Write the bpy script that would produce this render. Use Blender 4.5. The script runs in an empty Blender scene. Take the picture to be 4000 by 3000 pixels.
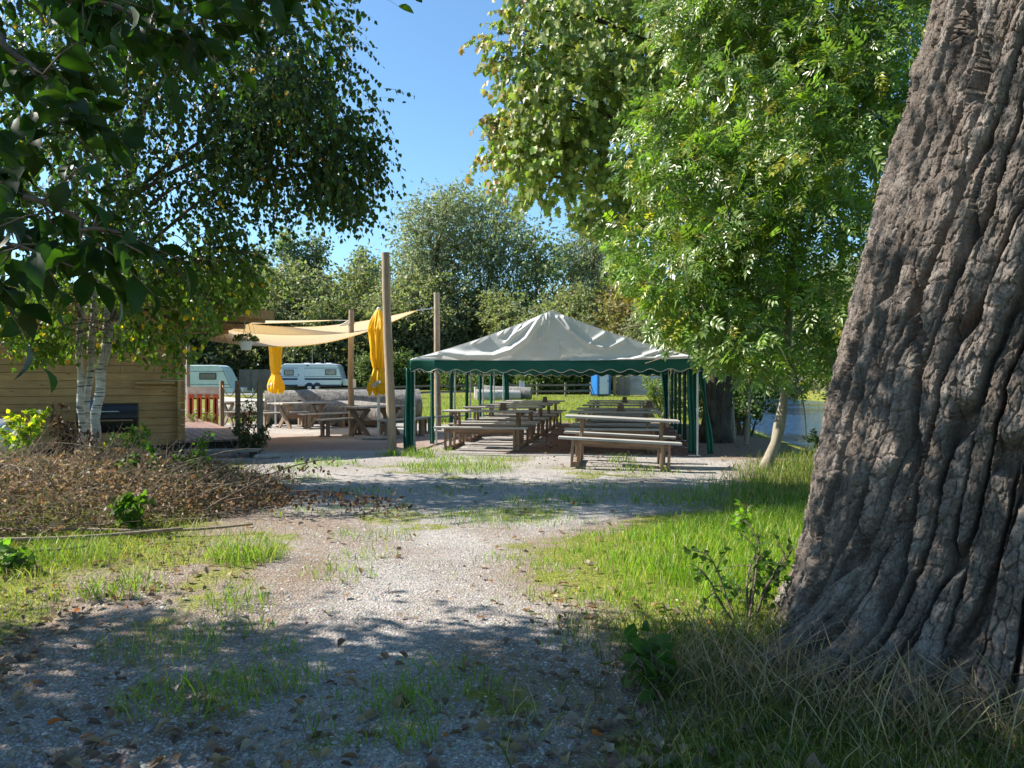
import bpy, math, random
import numpy as np
from mathutils import Vector, Matrix, Quaternion

R = math.radians
rng = np.random.default_rng(7)
random.seed(7)
scene = bpy.context.scene
COL = scene.collection
F = 3080.0                       # focal length of the photo in its own pixels
EYE = 1.5


def gx(px, d):
    return (px - 2000.0) / F * d


def hz(py, d):
    return EYE - (py - 1490.0) / F * d


# ------------------------------------------------------------------ noise
def _h(ix, iy, iz, seed):
    n = (ix.astype(np.int64) * 374761393 + iy.astype(np.int64) * 668265263 + iz.astype(np.int64) * 2147483647 + seed * 974711) & 0xFFFFFFFF
    n = ((n ^ (n >> 13)) * 1274126177) & 0xFFFFFFFF
    n = (n ^ (n >> 16)) & 0xFFFFFFFF
    return n / 4294967295.0


def vnoise(x, y, z=None, seed=0):
    x = np.asarray(x, float); y = np.asarray(y, float)
    z = np.zeros_like(x) if z is None else np.asarray(z, float)
    ix, iy, iz = np.floor(x), np.floor(y), np.floor(z)
    fx, fy, fz = x - ix, y - iy, z - iz
    fx, fy, fz = [f * f * (3 - 2 * f) for f in (fx, fy, fz)]
    out = 0
    for dx in (0, 1):
        for dy in (0, 1):
            for dz in (0, 1):
                w = (fx if dx else 1 - fx) * (fy if dy else 1 - fy) * (fz if dz else 1 - fz)
                out = out + w * _h(ix + dx, iy + dy, iz + dz, seed)
    return out


def fbm(x, y, z=None, octv=4, seed=0):
    s, a, t = 0, 0.5, 0
    f = 1.0
    for o in range(octv):
        s = s + a * vnoise(np.asarray(x) * f, np.asarray(y) * f, None if z is None else np.asarray(z) * f, seed + o * 17)
        t += a; a *= 0.5; f *= 2.03
    return s / t


def worley(u, v, seed=0):
    """distances to nearest and second nearest jittered cell point, and the id of the nearest cell"""
    iu, iv = np.floor(u), np.floor(v)
    f1 = np.full(u.shape, 9.0); f2 = np.full(u.shape, 9.0); cid = np.zeros(u.shape)
    for du in (-1, 0, 1):
        for dv in (-1, 0, 1):
            cu, cv = iu + du, iv + dv
            px = cu + 0.15 + 0.7 * _h(cu, cv, cu * 0, seed)
            py = cv + 0.15 + 0.7 * _h(cu, cv, cu * 0, seed + 5)
            d = np.hypot(u - px, v - py)
            c = _h(cu, cv, cu * 0, seed + 9)
            closer = d < f1
            f2 = np.where(closer, f1, np.minimum(f2, d))
            cid = np.where(closer, c, cid)
            f1 = np.where(closer, d, f1)
    return f1, f2, cid


def sstep(a, b, x):
    t = np.clip((np.asarray(x, float) - a) / (b - a), 0, 1)
    return t * t * (3 - 2 * t)


# ------------------------------------------------------------------ terrain
def bank_x(y):
    return 5.9 + 0.085 * np.maximum(0, np.asarray(y, float) - 12)


def gz(x, y):
    x = np.asarray(x, float); y = np.asarray(y, float)
    t = y - 38.0
    up = 0.022 * np.where(t > 0, np.sqrt(t * t + 9) - 3, 0)
    up = np.minimum(up, 2.4)
    near = sstep(60, 25, y)
    micro = (fbm(x * 0.9, y * 0.9, seed=3) - 0.5) * 0.05 * near
    micro = micro - 0.044 * (x - 1.92) * np.exp(-((x - 1.92) ** 2 + (y - 14.05) ** 2) / 3.2)
    b = x - bank_x(y)
    drop = -2.1 * sstep(0.0, 4.2, b) + 2.6 * sstep(23, 29, b)
    return up * (1 - sstep(0.0, 4.2, b)) + micro + drop


def gzf(x, y):
    return float(gz(np.array([x]), np.array([y]))[0])


# ------------------------------------------------------------------ scene helpers
def tag(o, label=None, cat=None, group=None, kind=None):
    if label: o['label'] = label
    if cat: o['category'] = cat
    if group: o['group'] = group
    if kind: o['kind'] = kind
    return o


def empty(name, loc=(0, 0, 0), rz=0.0, label=None, cat=None, group=None):
    o = bpy.data.objects.new(name, None)
    o.empty_display_size = 0.2
    COL.objects.link(o)
    o.location = loc
    o.rotation_euler = (0, 0, rz)
    return tag(o, label, cat, group)


def link(me, name, mat=None, parent=None):
    o = bpy.data.objects.new(name, me)
    COL.objects.link(o)
    if mat is not None:
        me.materials.append(mat)
    if parent is not None:
        o.parent = parent
    return o


def copy_tree(o, parent=None):
    c = o.copy()
    COL.objects.link(c)
    c.parent = parent
    for ch in list(o.children):
        copy_tree(ch, c)
    return c


def np_mesh(name, verts, faces, cols=None, smooth=False):
    """verts (n,3); faces: (m,k) array or list of such arrays; cols: list of (m,3) per face block"""
    blocks = faces if isinstance(faces, list) else [faces]
    me = bpy.data.meshes.new(name)
    verts = np.asarray(verts, np.float32)
    me.vertices.add(len(verts))
    me.vertices.foreach_set('co', verts.ravel())
    tot = sum(b.size for b in blocks)
    npoly = sum(len(b) for b in blocks)
    me.loops.add(tot)
    me.polygons.add(npoly)
    vi = np.concatenate([np.asarray(b, np.int32).ravel() for b in blocks])
    me.loops.foreach_set('vertex_index', vi)
    starts = []
    s = 0
    for b in blocks:
        k = b.shape[1]
        starts.append(s + np.arange(len(b)) * k)
        s += b.size
    me.polygons.foreach_set('loop_start', np.concatenate(starts).astype(np.int32))
    if smooth:
        me.polygons.foreach_set('use_smooth', np.ones(npoly, bool))
    me.update(calc_edges=True)
    if cols is not None:
        c = np.concatenate(cols) if isinstance(cols, list) else cols
        a = me.attributes.new('Col', 'FLOAT_COLOR', 'FACE')
        rgba = np.ones((npoly, 4), np.float32)
        rgba[:, :3] = c
        a.data.foreach_set('color', rgba.ravel())
    return me


class MB:
    """collects shapes; build() links them as ONE mesh object"""
    def __init__(s):
        s.v, s.f = [], []

    def add(s, verts, faces):
        n = len(s.v)
        s.v.extend([tuple(map(float, p)) for p in verts])
        s.f.extend([tuple(int(i) + n for i in f) for f in faces])
        return s

    def box(s, c, size, rz=0.0, rot=None):
        m = rot if rot is not None else Matrix.Rotation(rz, 3, 'Z')
        c = Vector(c); hx, hy, h = [q / 2 for q in size]
        vs = [c + m @ Vector((x * hx, y * hy, z * h)) for z in (-1, 1) for y in (-1, 1) for x in (-1, 1)]
        return s.add(vs, [(0, 2, 3, 1), (4, 5, 7, 6), (0, 1, 5, 4), (2, 6, 7, 3), (0, 4, 6, 2), (1, 3, 7, 5)])

    def beam(s, p0, p1, w, h, up=(0, 0, 1)):
        """bar of section w (sideways) by h (towards up) from p0 to p1"""
        p0, p1 = Vector(p0), Vector(p1)
        d = (p1 - p0); L = d.length; d.normalize()
        up = Vector(up)
        sd = d.cross(up)
        if sd.length < 1e-4: sd = d.cross(Vector((0, 1, 0)))
        sd.normalize(); u = sd.cross(d)
        m = Matrix((d, sd, u)).transposed()
        return s.box((p0 + p1) / 2, (L, w, h), rot=m)

    def tube(s, path, radii, n=8, cap=True, ref=(0.3, 0.2, 0.9)):
        path = [Vector(p) for p in path]
        if not hasattr(radii, '__len__'): radii = [radii] * len(path)
        rings = []
        prev = None
        for i, p in enumerate(path):
            a = path[max(i - 1, 0)]; b = path[min(i + 1, len(path) - 1)]
            d = (b - a).normalized()
            if prev is None:
                sd = d.cross(Vector(ref))
                if sd.length < 1e-3: sd = d.cross(Vector((1, 0, 0)))
            else:
                sd = prev - d * prev.dot(d)
            sd.normalize(); prev = sd
            u = d.cross(sd)
            rings.append([p + (sd * math.cos(2 * math.pi * k / n) + u * math.sin(2 * math.pi * k / n)) * radii[i] for k in range(n)])
        vs = [q for r in rings for q in r]
        fs = [(i * n + k, i * n + (k + 1) % n, (i + 1) * n + (k + 1) % n, (i + 1) * n + k) for i in range(len(path) - 1) for k in range(n)]
        if cap:
            fs.append(tuple(range(n - 1, -1, -1)))
            fs.append(tuple((len(path) - 1) * n + k for k in range(n)))
        return s.add(vs, fs)

    def lathe(s, prof, n=20, c=(0, 0, 0), wob=None, cap=True):
        vs = []
        for (z, r) in prof:
            for k in range(n):
                a = 2 * math.pi * k / n
                q = r * (wob(a, z) if wob else 1)
                vs.append((c[0] + q * math.cos(a), c[1] + q * math.sin(a), c[2] + z))
        fs = [(i * n + k, i * n + (k + 1) % n, (i + 1) * n + (k + 1) % n, (i + 1) * n + k) for i in range(len(prof) - 1) for k in range(n)]
        if cap:
            fs.append(tuple(range(n - 1, -1, -1)))
            fs.append(tuple((len(prof) - 1) * n + k for k in range(n)))
        return s.add(vs, fs)

    def grid(s, nx, ny, fn):
        vs = [fn(i / nx, j / ny) for j in range(ny + 1) for i in range(nx + 1)]
        w = nx + 1
        fs = [(j * w + i, j * w + i + 1, (j + 1) * w + i + 1, (j + 1) * w + i) for j in range(ny) for i in range(nx)]
        return s.add(vs, fs)

    def prism(s, outline, y0, y1):
        """outline of (x, z) swept from y0 to y1"""
        n = len(outline)
        vs = [(x, y0, z) for x, z in outline] + [(x, y1, z) for x, z in outline]
        fs = [tuple(range(n)), tuple(range(2 * n - 1, n - 1, -1))]
        fs += [(i, i + n, (i + 1) % n + n, (i + 1) % n) for i in range(n)]
        return s.add(vs, fs)

    def build(s, name, mat, parent=None, smooth=False, bevel=0.0, solid=0.0):
        me = bpy.data.meshes.new(name)
        me.from_pydata(s.v, [], s.f)
        me.update()
        if smooth:
            me.polygons.foreach_set('use_smooth', np.ones(len(me.polygons), bool))
            if smooth == 'auto':
                me.set_sharp_from_angle(angle=R(40))
        o = link(me, name, mat, parent)
        if solid:
            m = o.modifiers.new('solid', 'SOLIDIFY'); m.thickness = solid; m.offset = 0
        if bevel:
            m = o.modifiers.new('bevel', 'BEVEL'); m.width = bevel; m.segments = 1; m.limit_method = 'ANGLE'
        return o


# ------------------------------------------------------------------ materials
class NT:
    def __init__(s, name):
        s.m = bpy.data.materials.new(name); s.m.use_nodes = True
        s.t = s.m.node_tree; s.n = s.t.nodes; s.l = s.t.links
        s.b = s.n['Principled BSDF']; s.out = s.n['Material Output']

    def node(s, typ, **kw):
        nd = s.n.new(typ)
        for k, v in kw.items():
            if k.startswith('i_'):
                nd.inputs[k[2:].replace('_', ' ')].default_value = v
            else:
                setattr(nd, k, v)
        return nd

    def coord(s, scale=(1, 1, 1), space='Object'):
        tc = s.node('ShaderNodeTexCoord')
        mp = s.node('ShaderNodeMapping'); mp.inputs['Scale'].default_value = scale
        s.l.new(tc.outputs[space], mp.inputs['Vector'])
        return mp.outputs['Vector']

    def noise(s, vec, scale, detail=4, rough=0.55, dist=0.0):
        n = s.node('ShaderNodeTexNoise')
        n.inputs['Scale'].default_value = scale; n.inputs['Detail'].default_value = detail
        n.inputs['Roughness'].default_value = rough; n.inputs['Distortion'].default_value = dist
        s.l.new(vec, n.inputs['Vector'])
        return n.outputs['Fac']

    def ramp(s, fac, stops):
        r = s.node('ShaderNodeValToRGB')
        el = r.color_ramp.elements
        while len(el) < len(stops): el.new(0.5)
        for e, (p, c) in zip(el, stops):
            e.position = p; e.color = (c[0], c[1], c[2], 1) if hasattr(c, '__len__') else (c, c, c, 1)
        s.l.new(fac, r.inputs['Fac'])
        return r.outputs['Color']

    def mix(s, fac, a, b, blend='MIX'):
        m = s.node('ShaderNodeMix', data_type='RGBA', blend_type=blend)
        for sock, val in ((m.inputs[0], fac), (m.inputs[6], a), (m.inputs[7], b)):
            if isinstance(val, bpy.types.NodeSocket): s.l.new(val, sock)
            elif hasattr(val, '__len__'): sock.default_value = (*val[:3], 1)
            else: sock.default_value = val
        return m.outputs[2]

    def bump(s, h, strength=0.4, dist=0.02, prev=None):
        b = s.node('ShaderNodeBump')
        b.inputs['Strength'].default_value = strength; b.inputs['Distance'].default_value = dist
        s.l.new(h, b.inputs['Height'])
        if prev is not None: s.l.new(prev, b.inputs['Normal'])
        return b.outputs['Normal']

    def done(s, col=None, rough=0.6, normal=None, metal=0.0, spec=0.5):
        if col is not None:
            if isinstance(col, bpy.types.NodeSocket): s.l.new(col, s.b.inputs['Base Color'])
            else: s.b.inputs['Base Color'].default_value = (*col[:3], 1)
        if isinstance(rough, bpy.types.NodeSocket): s.l.new(rough, s.b.inputs['Roughness'])
        else: s.b.inputs['Roughness'].default_value = rough
        s.b.inputs['Metallic'].default_value = metal
        s.b.inputs['Specular IOR Level'].default_value = spec
        if normal is not None: s.l.new(normal, s.b.inputs['Normal'])
        return s.m

    def translucent(s, col, fac, normal=None):
        tr = s.node('ShaderNodeBsdfTranslucent')
        if isinstance(col, bpy.types.NodeSocket): s.l.new(col, tr.inputs['Color'])
        else: tr.inputs['Color'].default_value = (*col, 1)
        if normal is not None: s.l.new(normal, tr.inputs['Normal'])
        mx = s.node('ShaderNodeMixShader'); mx.inputs[0].default_value = fac
        s.l.new(s.b.outputs[0], mx.inputs[1]); s.l.new(tr.outputs[0], mx.inputs[2])
        s.l.new(mx.outputs[0], s.out.inputs['Surface'])
        return s.m


def m_wood(name, c1, c2, axis='x', rough=0.75, knots=True, spread=0.25, scale=1.0):
    t = NT(name)
    sc = {'x': (1.2, 16, 16), 'y': (16, 1.2, 16), 'z': (16, 16, 1.2)}[axis]
    v = t.coord([q * scale for q in sc])
    g = t.noise(v, 2.0, 6, 0.6, 0.6)
    v2 = t.coord((1, 1, 1))
    big = t.noise(v2, 1.7, 3)
    col = t.ramp(g, [(0.3, c1), (0.72, c2)])
    geo = t.node('ShaderNodeNewGeometry')
    isl = t.ramp(geo.outputs['Random Per Island'], [(0.0, 1 - spread), (1.0, 1 + spread * 0.4)])
    col = t.mix(1.0, col, isl, 'MULTIPLY')
    stain = t.ramp(big, [(0.35, 0.72), (0.65, 1.0)])
    col = t.mix(0.8, col, stain, 'MULTIPLY')
    if knots:
        kv = t.coord({'x': (2.2, 9, 9), 'y': (9, 2.2, 9), 'z': (9, 9, 2.2)}[axis])
        vo = t.node('ShaderNodeTexVoronoi'); vo.inputs['Scale'].default_value = 1.0
        t.l.new(kv, vo.inputs['Vector'])
        kn = t.ramp(vo.outputs['Distance'], [(0.06, 0.35), (0.13, 1.0)])
        col = t.mix(0.85, col, kn, 'MULTIPLY')
    return t.done(col, rough, t.bump(g, 0.35, 0.006), spec=0.3)


def m_plain(name, col, rough=0.5, metal=0.0, var=0.12, scale=6.0, bump=0.0, spec=0.5):
    t = NT(name)
    n = t.noise(t.coord(), scale, 5)
    c = t.ramp(n, [(0.3, [q * (1 - var) for q in col]), (0.7, [min(1, q * (1 + var)) for q in col])])
    return t.done(c, rough, t.bump(n, bump, 0.01) if bump else None, metal, spec)


def m_fabric(name, col, trans, fac, var=0.08, dirt=None):
    t = NT(name)
    v = t.coord()
    n = t.noise(v, 3.0, 5)
    c = t.ramp(n, [(0.3, [q * (1 - var) for q in col]), (0.7, col)])
    if dirt:
        d = t.ramp(t.noise(t.coord((1, 1, 0.4)), 1.3, 6, 0.65), [(0.46, 0.0), (0.75, 0.55)])
        c = t.mix(d, c, dirt)
    w = t.noise(v, 9.0, 3, 0.5, 0.8)
    nm = t.bump(w, 0.25, 0.02)
    t.done(c, 0.5, nm, spec=0.35)
    return t.translucent(trans, fac, nm)


def m_leaf(name, trans_gain=(1.9, 2.2, 0.9), fac=0.42, rough=0.42, spec=0.5):
    t = NT(name)
    a = t.node('ShaderNodeAttribute', attribute_name='Col')
    n = t.noise(t.coord(), 40, 2)
    c = t.mix(0.35, a.outputs['Color'], t.ramp(n, [(0.3, 0.55), (0.7, 1.25)]), 'MULTIPLY')
    t.done(c, rough, None, spec=spec)
    g = t.mix(1.0, a.outputs['Color'], trans_gain, 'MULTIPLY')
    return t.translucent(g, fac)


def m_attr(name, rough=0.8, spec=0.3):
    t = NT(name)
    a = t.node('ShaderNodeAttribute', attribute_name='Col')
    n = t.noise(t.coord(), 60, 3)
    c = t.mix(0.4, a.outputs['Color'], t.ramp(n, [(0.3, 0.6), (0.7, 1.2)]), 'MULTIPLY')
    return t.done(c, rough, None, spec=spec)


def m_bark(name, c1, c2, c3, scale=1.0, bump=0.8, stretch=5):
    t = NT(name)
    v = t.coord((stretch * scale, stretch * scale, scale))
    g = t.noise(v, 2.2, 7, 0.62, 0.9)
    p = t.noise(t.coord(), 3.0 * scale, 4)
    col = t.ramp(g, [(0.28, c1), (0.55, c2), (0.8, c3)])
    col = t.mix(0.6, col, t.ramp(p, [(0.3, 0.65), (0.7, 1.15)]), 'MULTIPLY')
    return t.done(col, 0.9, t.bump(g, bump, 0.05), spec=0.2)


M = {}
M['table_top'] = m_wood('weathered_plank', (0.33, 0.31, 0.28), (0.50, 0.48, 0.45), 'x', 0.6, True, 0.18)
M['table_leg'] = m_wood('brown_timber', (0.22, 0.135, 0.085), (0.36, 0.24, 0.16), 'z', 0.7)
M['table_beam'] = m_wood('brown_timber_beam', (0.22, 0.135, 0.085), (0.36, 0.24, 0.16), 'x', 0.7)
M['old_leg'] = m_wood('greybrown_timber', (0.20, 0.145, 0.105), (0.33, 0.25, 0.18), 'z', 0.75)
M['post'] = m_wood('round_post_wood', (0.26, 0.19, 0.13), (0.42, 0.33, 0.24), 'z', 0.75, True, 0.1)
M['fence_wood'] = m_wood('fence_wood', (0.17, 0.14, 0.11), (0.28, 0.24, 0.19), 'z', 0.8)
M['rail_wood'] = m_wood('rail_wood', (0.15, 0.125, 0.10), (0.26, 0.22, 0.18), 'x', 0.8)
M['hut_wall'] = m_wood('hut_board', (0.42, 0.235, 0.095), (0.58, 0.355, 0.16), 'x', 0.6, True, 0.12)
M['hut_trim'] = m_wood('hut_trim', (0.42, 0.25, 0.10), (0.55, 0.36, 0.17), 'z', 0.6)
M['deck'] = m_wood('deck_board', (0.20, 0.115, 0.085), (0.32, 0.20, 0.155), 'y', 0.55, False, 0.2)
M['dark_wood'] = m_wood('dark_plinth', (0.025, 0.022, 0.02), (0.05, 0.045, 0.04), 'x', 0.8)
M['step'] = m_wood('grey_step', (0.17, 0.16, 0.14), (0.30, 0.28, 0.25), 'x', 0.75)
M['roof_felt'] = m_plain('roof_felt', (0.05, 0.045, 0.04), 0.9, var=0.3, scale=20, bump=0.4)
M['steel'] = m_plain('steel', (0.55, 0.56, 0.57), 0.38, 0.85, 0.1, 8)
M['galv'] = m_plain('galvanised_sheet', (0.58, 0.60, 0.63), 0.42, 0.55, 0.22, 5, 0.15)
M['black_iron'] = m_plain('black_iron', (0.02, 0.022, 0.026), 0.45, 0.2, 0.3, 10)
M['tent_white'] = m_fabric('tent_cream_sheet', (0.80, 0.81, 0.82), (0.72, 0.73, 0.74), 0.30, 0.04, (0.55, 0.53, 0.49))
M['tent_green'] = m_fabric('tent_green_sheet', (0.018, 0.14, 0.105), (0.02, 0.30, 0.21), 0.28, 0.25)
M['piping'] = m_plain('cream_piping', (0.55, 0.53, 0.47), 0.6)
M['sail'] = m_fabric('sail_cloth', (0.82, 0.66, 0.40), (0.98, 0.78, 0.45), 0.55, 0.05)
M['sail_pale'] = m_fabric('sail_cloth_pale', (0.80, 0.70, 0.50), (0.95, 0.80, 0.52), 0.5, 0.05)
M['yellow'] = m_fabric('parasol_yellow', (0.90, 0.53, 0.006), (0.97, 0.60, 0.01), 0.3, 0.08)
M['white_paint'] = m_plain('white_paint', (0.74, 0.75, 0.75), 0.4, 0, 0.05)
M['paper'] = m_plain('white_paper', (0.78, 0.78, 0.76), 0.6, 0, 0.04)
M['ink'] = m_plain('dark_ink', (0.03, 0.03, 0.05), 0.6)
M['badge_red'] = m_plain('badge_red', (0.30, 0.02, 0.03), 0.5)
M['badge_blue'] = m_plain('badge_blue', (0.03, 0.035, 0.16), 0.5)
M['van_body'] = m_plain('caravan_sheet', (0.62, 0.68, 0.72), 0.35, 0, 0.06, 2)
M['van_body_green'] = m_plain('caravan_sheet_green', (0.52, 0.62, 0.58), 0.4, 0, 0.1, 2)
M['van_stripe'] = m_plain('navy_stripe', (0.02, 0.035, 0.09), 0.4)
M['glass_dark'] = m_plain('tinted_pane', (0.10, 0.10, 0.09), 0.08, 0, 0.3, 3)
M['curtained'] = m_plain('curtained_pane', (0.30, 0.29, 0.25), 0.15, 0, 0.4, 2.5)
M['rubber'] = m_plain('rubber', (0.02, 0.02, 0.022), 0.8)
M['orange'] = m_plain('orange_paint', (0.50, 0.10, 0.035), 0.45, 0, 0.15)
M['terracotta'] = m_plain('brown_clay', (0.17, 0.105, 0.07), 0.8, 0, 0.2, 12)
M['toilet_blue'] = m_plain('toilet_blue', (0.015, 0.13, 0.36), 0.45, 0, 0.15)
M['toilet_white'] = m_plain('toilet_white', (0.60, 0.66, 0.72), 0.45, 0, 0.05)
M['blue_bag'] = m_plain('blue_plastic', (0.05, 0.09, 0.25), 0.4, 0, 0.2)
M['rope'] = m_plain('orange_rope', (0.42, 0.24, 0.08), 0.8)
M['stone'] = m_plain('edging_stone', (0.34, 0.32, 0.30), 0.9, 0, 0.25, 9, 0.6)
M['log'] = m_bark('weathered_log', (0.10, 0.093, 0.086), (0.24, 0.226, 0.21), (0.40, 0.38, 0.355), 1.0, 0.8)
M['log_pale'] = m_bark('pale_log', (0.30, 0.28, 0.25), (0.50, 0.47, 0.42), (0.66, 0.63, 0.58), 1.0, 0.4)
M['log_end'] = m_plain('log_end_grain', (0.17, 0.15, 0.13), 0.9, 0, 0.35, 14, 0.4)
M['bark_dark'] = m_bark('dark_bark', (0.035, 0.028, 0.022), (0.09, 0.075, 0.06), (0.16, 0.14, 0.115), 1.3, 0.9)
M['bark_ash'] = m_bark('ash_bark', (0.19, 0.16, 0.115), (0.33, 0.29, 0.22), (0.42, 0.38, 0.30), 1.0, 0.3)
M['bark_far'] = m_bark('far_bark', (0.07, 0.06, 0.05), (0.14, 0.125, 0.105), (0.22, 0.20, 0.17), 1.0, 0.3)
M['twig'] = m_bark('twig_bark', (0.08, 0.06, 0.045), (0.16, 0.12, 0.09), (0.28, 0.23, 0.18), 2.0, 0.2)
M['dry_twig'] = m_bark('dry_twig', (0.14, 0.10, 0.07), (0.28, 0.22, 0.16), (0.48, 0.42, 0.34), 2.0, 0.2)
M['leaf_birch'] = m_leaf('birch_leaf', fac=0.36, rough=0.38)
M['leaf_ash'] = m_leaf('ash_leaf', fac=0.42, rough=0.33, spec=0.6)
M['leaf_maple'] = m_leaf('maple_leaf', fac=0.42, rough=0.42)
M['leaf_big'] = m_leaf('broad_leaf', (2.3, 3.1, 0.7), 0.38, 0.5, 0.25)
M['leaf_far'] = m_leaf('far_leaf', (1.7, 1.9, 0.9), 0.35, 0.5, 0.3)
M['leaf_dry'] = m_leaf('dry_leaf', (1.5, 1.2, 0.8), 0.25, 0.65, 0.25)
M['grass'] = m_leaf('grass_blade', (1.8, 2.2, 0.7), 0.40, 0.45, 0.35)
M['pebble'] = m_attr('pebble', 0.85)


def m_birch():
    t = NT('birch_bark')
    v = t.coord((2.2, 2.2, 22))
    marks = t.noise(v, 1.6, 4, 0.6, 0.4)
    big = t.noise(t.coord((4, 4, 2.5)), 1.0, 5, 0.6)
    base = t.ramp(t.noise(t.coord((2, 2, 6)), 2.0, 5), [(0.3, (0.34, 0.31, 0.27)), (0.7, (0.60, 0.575, 0.54))])
    col = t.mix(t.ramp(marks, [(0.56, 0.0), (0.63, 1.0)]), base, (0.06, 0.05, 0.045))
    col = t.mix(t.ramp(big, [(0.60, 0.0), (0.68, 0.9)]), col, (0.045, 0.038, 0.032))
    return t.done(col, 0.7, t.bump(marks, 0.3, 0.01), spec=0.3)


M['birch'] = m_birch()


def m_trunk():
    t = NT('furrowed_bark')
    a = t.node('ShaderNodeAttribute', attribute_name='bark')
    sep = t.node('ShaderNodeSeparateColor'); t.l.new(a.outputs['Color'], sep.inputs[0])
    v = t.coord((1, 1, 0.35))
    fine = t.noise(v, 55, 6, 0.7, 0.5)
    med = t.noise(v, 9, 6, 0.65, 0.5)
    col = t.ramp(med, [(0.25, (0.085, 0.068, 0.057)), (0.5, (0.175, 0.148, 0.130)), (0.78, (0.315, 0.285, 0.262))])
    col = t.mix(0.55, col, t.ramp(fine, [(0.3, 0.55), (0.7, 1.25)]), 'MULTIPLY')
    # plates differ a little from one another, young inner bark in the cracks is redder
    col = t.mix(1.0, col, t.ramp(sep.outputs[1], [(0.0, (0.80, 0.78, 0.77)), (1.0, (1.12, 1.1, 1.1))]), 'MULTIPLY')
    col = t.mix(t.ramp(sep.outputs[0], [(0.0, 0.6), (0.3, 0.0)]), col, (0.19, 0.135, 0.10))
    lich = t.ramp(t.noise(t.coord(), 2.4, 6, 0.7), [(0.60, 0.0), (0.72, 0.35)])
    col = t.mix(lich, col, (0.34, 0.35, 0.30))
    vo = t.node('ShaderNodeTexVoronoi', feature='DISTANCE_TO_EDGE'); vo.inputs['Scale'].default_value = 34
    vv = t.node('ShaderNodeMapping'); vv.inputs['Scale'].default_value = (1, 1, 1.15)
    tc = t.node('ShaderNodeTexCoord'); t.l.new(tc.outputs['Object'], vv.inputs[0])
    wob = t.node('ShaderNodeTexNoise'); wob.inputs['Scale'].default_value = 20
    t.l.new(vv.outputs[0], wob.inputs['Vector'])
    ad = t.node('ShaderNodeMix', data_type='VECTOR'); ad.inputs[0].default_value = 0.06
    t.l.new(vv.outputs[0], ad.inputs[4]); t.l.new(wob.outputs['Color'], ad.inputs[5])
    t.l.new(ad.outputs[1], vo.inputs['Vector'])
    ck = t.ramp(vo.outputs['Distance'], [(0.0, 0.0), (0.10, 1.0)])
    nm = t.bump(ck, 0.6, 0.014)
    nm = t.bump(fine, 0.7, 0.02, nm)
    return t.done(col, 0.92, nm, spec=0.15)


M['trunk'] = m_trunk()


def m_ground():
    t = NT('ground_surface')
    a = t.node('ShaderNodeAttribute', attribute_name='mask')
    sep = t.node('ShaderNodeSeparateColor'); t.l.new(a.outputs['Color'], sep.inputs[0])
    v = t.coord()
    # gravel: every stone its own tint
    vo = t.node('ShaderNodeTexVoronoi'); vo.inputs['Scale'].default_value = 58
    t.l.new(v, vo.inputs['Vector'])
    sepc = t.node('ShaderNodeSeparateColor'); t.l.new(vo.outputs['Color'], sepc.inputs[0])
    st = t.ramp(sepc.outputs[0], [(0.0, (0.23, 0.215, 0.205)), (0.5, (0.36, 0.338, 0.322)), (1.0, (0.48, 0.455, 0.435))])
    big = t.noise(v, 0.9, 6, 0.6)
    st = t.mix(0.75, st, t.ramp(big, [(0.3, (0.70, 0.68, 0.67)), (0.7, (1.12, 1.09, 1.06))]), 'MULTIPLY')
    fn = t.noise(v, 14, 6, 0.7)
    earth = t.ramp(fn, [(0.3, (0.13, 0.088, 0.06)), (0.7, (0.30, 0.225, 0.165))])
    redd = t.ramp(fn, [(0.3, (0.17, 0.085, 0.055)), (0.7, (0.27, 0.15, 0.10))])
    turf = t.ramp(t.noise(v, 22, 6, 0.7), [(0.3, (0.08, 0.10, 0.02)), (0.55, (0.18, 0.20, 0.04)), (0.75, (0.32, 0.30, 0.10))])
    turf = t.mix(0.8, turf, t.ramp(t.noise(v, 0.6, 5), [(0.3, (0.8, 0.85, 0.7)), (0.7, (1.35, 1.2, 1.0))]), 'MULTIPLY')
    col = t.mix(sep.outputs[1], st, earth)
    col = t.mix(sep.outputs[2], col, redd)
    brk = t.node('ShaderNodeMath', operation='ADD'); t.l.new(sep.outputs[0], brk.inputs[0])
    off = t.node('ShaderNodeMath', operation='MULTIPLY_ADD'); t.l.new(t.noise(v, 6, 6, 0.7), off.inputs[0]); off.inputs[1].default_value = 0.9; off.inputs[2].default_value = -0.45
    t.l.new(off.outputs[0], brk.inputs[1])
    gm = t.ramp(brk.outputs[0], [(0.35, 0.0), (0.6, 1.0)])
    col = t.mix(gm, col, turf)
    nm = t.bump(vo.outputs['Distance'], 0.9, 0.012)
    nm = t.bump(fn, 0.5, 0.03, nm)
    return t.done(col, 0.95, nm, spec=0.2)


M['ground'] = m_ground()


def m_water():
    t = NT('river_water')
    v = t.coord((1.0, 0.5, 1))
    w = t.noise(v, 2.6, 4, 0.6, 0.4)
    return t.done((0.012, 0.05, 0.13), 0.10, t.bump(w, 1.0, 0.5), spec=0.8)


M['water'] = m_water()
M['asphalt'] = m_plain('asphalt', (0.20, 0.20, 0.205), 0.9, 0, 0.2, 20, 0.3)

# ================================================================== GROUND
def axis_pts(dense, lo, hi, step, grow=1.13):
    a = list(np.arange(dense[0], dense[1] + 1e-6, step))
    s = step; q = dense[1]
    while q < hi:
        s *= grow; q += s; a.append(q)
    s = step; q = dense[0]; pre = []
    while q > lo:
        s *= grow; q -= s; pre.append(q)
    return np.array(pre[::-1] + a)


TENT = dict(o=Vector((-2.14, 16.65, 0)), a=R(-8.5), W=5.98, L=12.0)


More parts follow.
